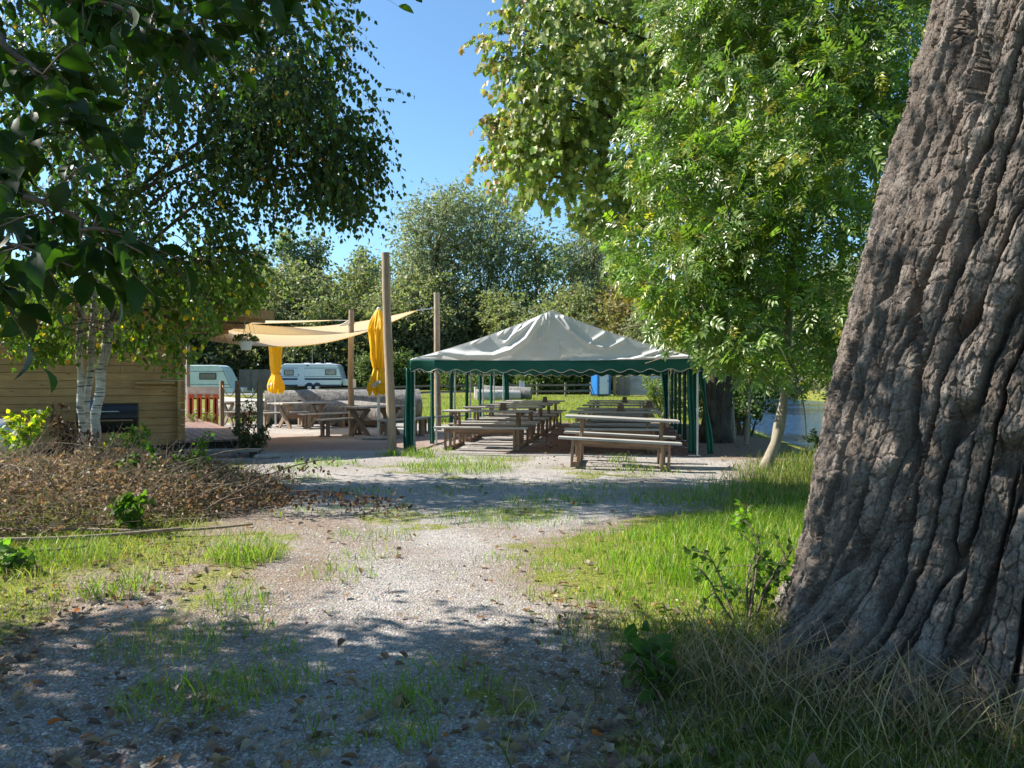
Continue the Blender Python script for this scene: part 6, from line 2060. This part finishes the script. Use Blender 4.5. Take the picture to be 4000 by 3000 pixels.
# tufts on the gravel
tufts = [(gx(950, 6.6), 6.6, 0.28, 420, 0.2), (gx(280, 6.6), 6.6, 0.34, 380, 0.2), (gx(480, 5.6), 5.6, 0.25, 240, 0.14), (gx(920, 5.3), 5.3, 0.22, 160, 0.12), (gx(900, 4.8), 4.8, 0.22, 120, 0.1), (gx(1320, 6.1), 6.1, 0.25, 130, 0.1), (gx(1460, 7.6), 7.6, 0.35, 160, 0.1), (gx(1420, 6.6), 6.7, 0.25, 90, 0.08),
         (gx(1600, 3.6), 3.6, 0.16, 120, 0.12), (gx(1680, 3.9), 3.9, 0.3, 220, 0.09), (gx(1590, 3.25), 3.25, 0.12, 80, 0.12), (gx(1050, 3.9), 3.9, 0.25, 160, 0.12), (gx(760, 3.7), 3.7, 0.3, 260, 0.13), (gx(620, 4.4), 4.4, 0.3, 220, 0.12), (gx(1100, 4.4), 4.4, 0.1, 50, 0.1), (gx(1450, 3.5), 3.5, 0.3, 160, 0.07),
         (gx(1790, 13.4), 13.3, 0.75, 700, 0.15), (gx(1680, 13.9), 13.8, 0.5, 300, 0.12), (gx(1830, 14.6), 14.7, 0.7, 300, 0.1), (gx(1640, 15.8), 15.6, 0.3, 220, 0.2), (gx(1720, 15.3), 15.3, 0.4, 160, 0.1), (gx(1270, 14.2), 14.2, 0.5, 300, 0.13), (gx(1140, 13.6), 13.5, 0.3, 130, 0.1), (gx(1900, 13.0), 13.0, 0.4, 160, 0.1), (gx(1950, 14.2), 14.2, 0.5, 130, 0.07),
         (gx(1120, 12.0), 12, 0.6, 280, 0.09), (gx(1400, 10.6), 10.6, 0.4, 160, 0.08), (gx(1800, 10.8), 10.8, 0.6, 220, 0.07), (gx(1830, 8.6), 8.6, 0.35, 200, 0.1), (gx(2150, 9.8), 9.8, 0.5, 260, 0.1), (gx(2000, 8.6), 8.6, 0.6, 420, 0.1), (gx(2450, 10.4), 10.4, 0.9, 420, 0.09), (gx(2250, 11.4), 11.3, 0.6, 200, 0.07), (gx(2650, 9.8), 9.8, 0.5, 260, 0.16), (gx(2520, 13.2), 13.1, 0.5, 200, 0.12), (gx(2430, 14.6), 14.6, 0.25, 120, 0.18),
         (gx(2860, 10.6), 10.6, 0.5, 320, 0.25), (gx(1540, 16.0), 15.9, 0.3, 160, 0.15), (gx(1720, 17.0), 16.9, 0.3, 120, 0.1), (gx(2350, 13.6), 13.5, 0.4, 80, 0.06), (gx(1500, 9.4), 9.4, 0.4, 110, 0.06), (gx(1200, 9.0), 9.0, 0.4, 110, 0.07)]
for (tx_, ty_, tr, tn, th) in tufts:
    tn = int(tn * 0.85)
    r_ = tr * np.sqrt(rng.random(tn)); a = rng.random(tn) * 6.28
    x, y = tx_ + r_ * np.cos(a) * 1.2, ty_ + r_ * np.sin(a)
    add_grass(x, y, th, 0.006 if ty_ < 9 else 0.009, (0.15, 0.22, 0.035), straw, 0.15, 1.0)
# thin scatter everywhere on the gravel
x, y = sow(34000, -6, 6, 3, 16, lambda x, y: 0.8 * sstep(0.56, 0.74, fbm(x * 0.8 + 9, y * 0.8, seed=21)) + 0.012)
add_grass(x, y, 0.065, 0.006, (0.09, 0.14, 0.025), straw, 0.3, 0.9)
# far lawn, fewer and coarser blades
x, y = sow(120000, -16, 9, 24, 60, lambda x, y: masks(x, y)[0] * np.clip(30 / y, 0, 1) ** 1.6 * (x < bank_x(y) + 1))
add_grass(x, y, 0.13, 0.02, (0.19, 0.235, 0.045), straw, 0.22, 0.7)
me_x = [np.concatenate([p[i] for p in parts]) for i in range(5)]
meshes = []
# one mesh for all blades
Vs = []
tot_name = 'grass'
lean_all = np.concatenate([np.full(len(p[0]), p[5]) for p in parts])
o = link(grass_mesh(tot_name, me_x[0], me_x[1], me_x[2], me_x[3], me_x[4], lean_all), tot_name, M['grass'])
tag(o, 'short and tall grass growing in patches on the gravel and over the lawn', 'grass', kind='stuff')
# dry stalks at the foot of the big trunk
n = 900
a = rng.random(n)
x = 0.75 + 1.4 * a + rng.normal(size=n) * 0.22; y = 3.95 - 0.8 * a + rng.normal(size=n) * 0.2
k = not_trunk(x, y)
x, y = x[k], y[k]; n = len(x)
o = link(grass_mesh('dry_stalks', x, y, 0.28 * (0.4 + rng.random(n)), np.full(n, 0.006), palette(n, (0.30, 0.24, 0.14), 0.35), np.full(n, 1.5)), 'dry_stalks', M['leaf_dry'])
tag(o, 'tangled dry straw stalks at the foot of the furrowed trunk', 'straw', kind='stuff')

# ================================================================== PEBBLES AND FALLEN LEAVES
n0 = 170000
y = 2.6 + 7.4 * rng.random(n0) ** 1.5
x = (rng.random(n0) * 2 - 1) * (0.72 * y)
gm, em, rm = masks(x, y)
k = (rng.random(n0) < np.clip(1.05 - gm * 1.1 - em * 0.8, 0.03, 1)) & not_trunk(x, y) & (x < 3)
x, y = x[k], y[k]; n = len(x)
s = 0.0058 * (0.5 + 1.1 * rng.random(n)) * (1 + (rng.random(n) < 0.05) * 0.8)
base = np.array([(1, 0, 0), (0.3, 0.9, 0.1), (-0.8, 0.55, -0.05), (-0.75, -0.6, 0.1), (0.35, -0.95, 0), (0.15, 0.1, 0.62), (-0.2, -0.1, 0.55)])
tri = np.array([(0, 1, 5), (1, 2, 6), (1, 6, 5), (2, 3, 6), (3, 4, 6), (4, 5, 6), (4, 0, 5)])
a = rng.random(n) * 6.28; el = 0.7 + 0.7 * rng.random(n)
bx_ = base[None] * (1 + 0.25 * rng.normal(size=(n, 7, 3)) * 0.6)
bx_[:, :, 0] *= (1.15 * el)[:, None]
ca, sa = np.cos(a)[:, None], np.sin(a)[:, None]
V = np.stack([x[:, None] + s[:, None] * (bx_[..., 0] * ca - bx_[..., 1] * sa), y[:, None] + s[:, None] * (bx_[..., 0] * sa + bx_[..., 1] * ca), gz(x, y)[:, None] + s[:, None] * (bx_[..., 2] * 1.1 + 0.05)], -1)
Fc = (np.arange(n)[:, None, None] * 7 + tri[None]).reshape(-1, 3)
c = palette(n, (0.34, 0.325, 0.315), 0.32, [(0.46, 0.445, 0.43), (0.23, 0.215, 0.21), (0.36, 0.31, 0.27)], 0.3)
o = link(np_mesh('gravel', V.reshape(-1, 3), Fc, np.repeat(c, 7, 0)), 'gravel', M['pebble'])
tag(o, 'loose grey gravel stones covering the path in the foreground', 'gravel', kind='stuff')

n0 = 12000
y = 2.8 + 13 * rng.random(n0) ** 1.6
x = (rng.random(n0) * 2 - 1) * 0.72 * y
dens = 0.05 + 0.75 * sstep(-0.6, 0.5, left_edge(y) - x) * sstep(7.8, 6, y) + 0.35 * sstep(0.9, 0.1, np.abs(x - right_edge(y) - 0.3)) * sstep(7, 5.5, y) + 0.30 * sstep(4.5, 3.4, y)
k = (rng.random(n0) < dens) & not_trunk(x, y) & (x < 4.5)
x, y = x[k], y[k]
# some under the marquee and by its front tables too
xt = rng.uniform(0.5, 5.5, 420); yt = rng.uniform(13, 22, 420)
x = np.concatenate([x, xt]); y = np.concatenate([y, yt]); n = len(x)
pos = np.stack([x, y, gz(x, y) + 0.012 + 0.02 * rng.random(n)], 1)
ln = 0.06 * (0.4 + 0.9 * rng.random(n))
c = palette(n, (0.21, 0.15, 0.105), 0.35, [(0.36, 0.30, 0.23), (0.15, 0.105, 0.08), (0.30, 0.22, 0.12), (0.24, 0.19, 0.15)], 0.6)
c[rng.random(n) < 0.012] = (0.40, 0.16, 0.05)
ax = rdir(n) * np.array([1, 1, 0.25])
o = link(leaves_mesh('fallen_leaves', pos, ax, norm(rdir(n) * 0.5 + np.array([0, 0, 1.0])), ln, ln * 0.85, c, curl), 'fallen_leaves', M['leaf_dry'])
tag(o, 'curled brown fallen leaves scattered on the ground', 'leaf litter', kind='stuff')

# ================================================================== LIGHT, SKY, CAMERA
Lv = Vector((-0.75, 0.122, 0.65)).normalized()
sun = bpy.data.lights.new('sun', 'SUN'); sun.energy = 5.0; sun.angle = R(0.5); sun.color = (1.0, 0.935, 0.83)
so = bpy.data.objects.new('sun', sun); COL.objects.link(so)
so.rotation_euler = Lv.to_track_quat('Z', 'Y').to_euler()
wd_ = bpy.data.worlds.new('World'); scene.world = wd_; wd_.use_nodes = True
nt_ = wd_.node_tree
sky = nt_.nodes.new('ShaderNodeTexSky'); sky.sky_type = 'NISHITA'; sky.sun_disc = False
sky.sun_elevation = math.asin(Lv.z); sky.sun_rotation = math.atan2(Lv.x, Lv.y)
sky.altitude = 300; sky.air_density = 1.0; sky.dust_density = 0.4; sky.ozone_density = 1.4
bgn = nt_.nodes['Background']; bgn.inputs['Strength'].default_value = 0.074
tint = nt_.nodes.new('ShaderNodeMix'); tint.data_type = 'RGBA'; tint.blend_type = 'MULTIPLY'; tint.inputs[0].default_value = 1.0
tint.inputs[7].default_value = (0.95, 1.24, 1.36, 1)
nt_.links.new(sky.outputs[0], tint.inputs[6]); nt_.links.new(tint.outputs[2], bgn.inputs['Color'])
cam = bpy.data.cameras.new('camera'); co = bpy.data.objects.new('camera', cam); COL.objects.link(co)
co.location = (0, 0, EYE); co.rotation_euler = (R(90) - math.atan(10 / F), 0, 0)
cam.sensor_width = 36; cam.lens = 36 * F / 4000; cam.clip_start = 0.05; cam.clip_end = 2500
scene.camera = co
vs_ = scene.view_settings
scene.display_settings.display_device = 'sRGB'
vs_.view_transform = 'Standard'; vs_.look = 'None'; vs_.exposure = 1.22; vs_.gamma = 1.0; vs_.use_curve_mapping = False
scene.cycles.max_bounces = 8; scene.cycles.diffuse_bounces = 3; scene.cycles.glossy_bounces = 3; scene.cycles.transmission_bounces = 4; scene.cycles.transparent_max_bounces = 4
scene.cycles.sample_clamp_indirect = 6
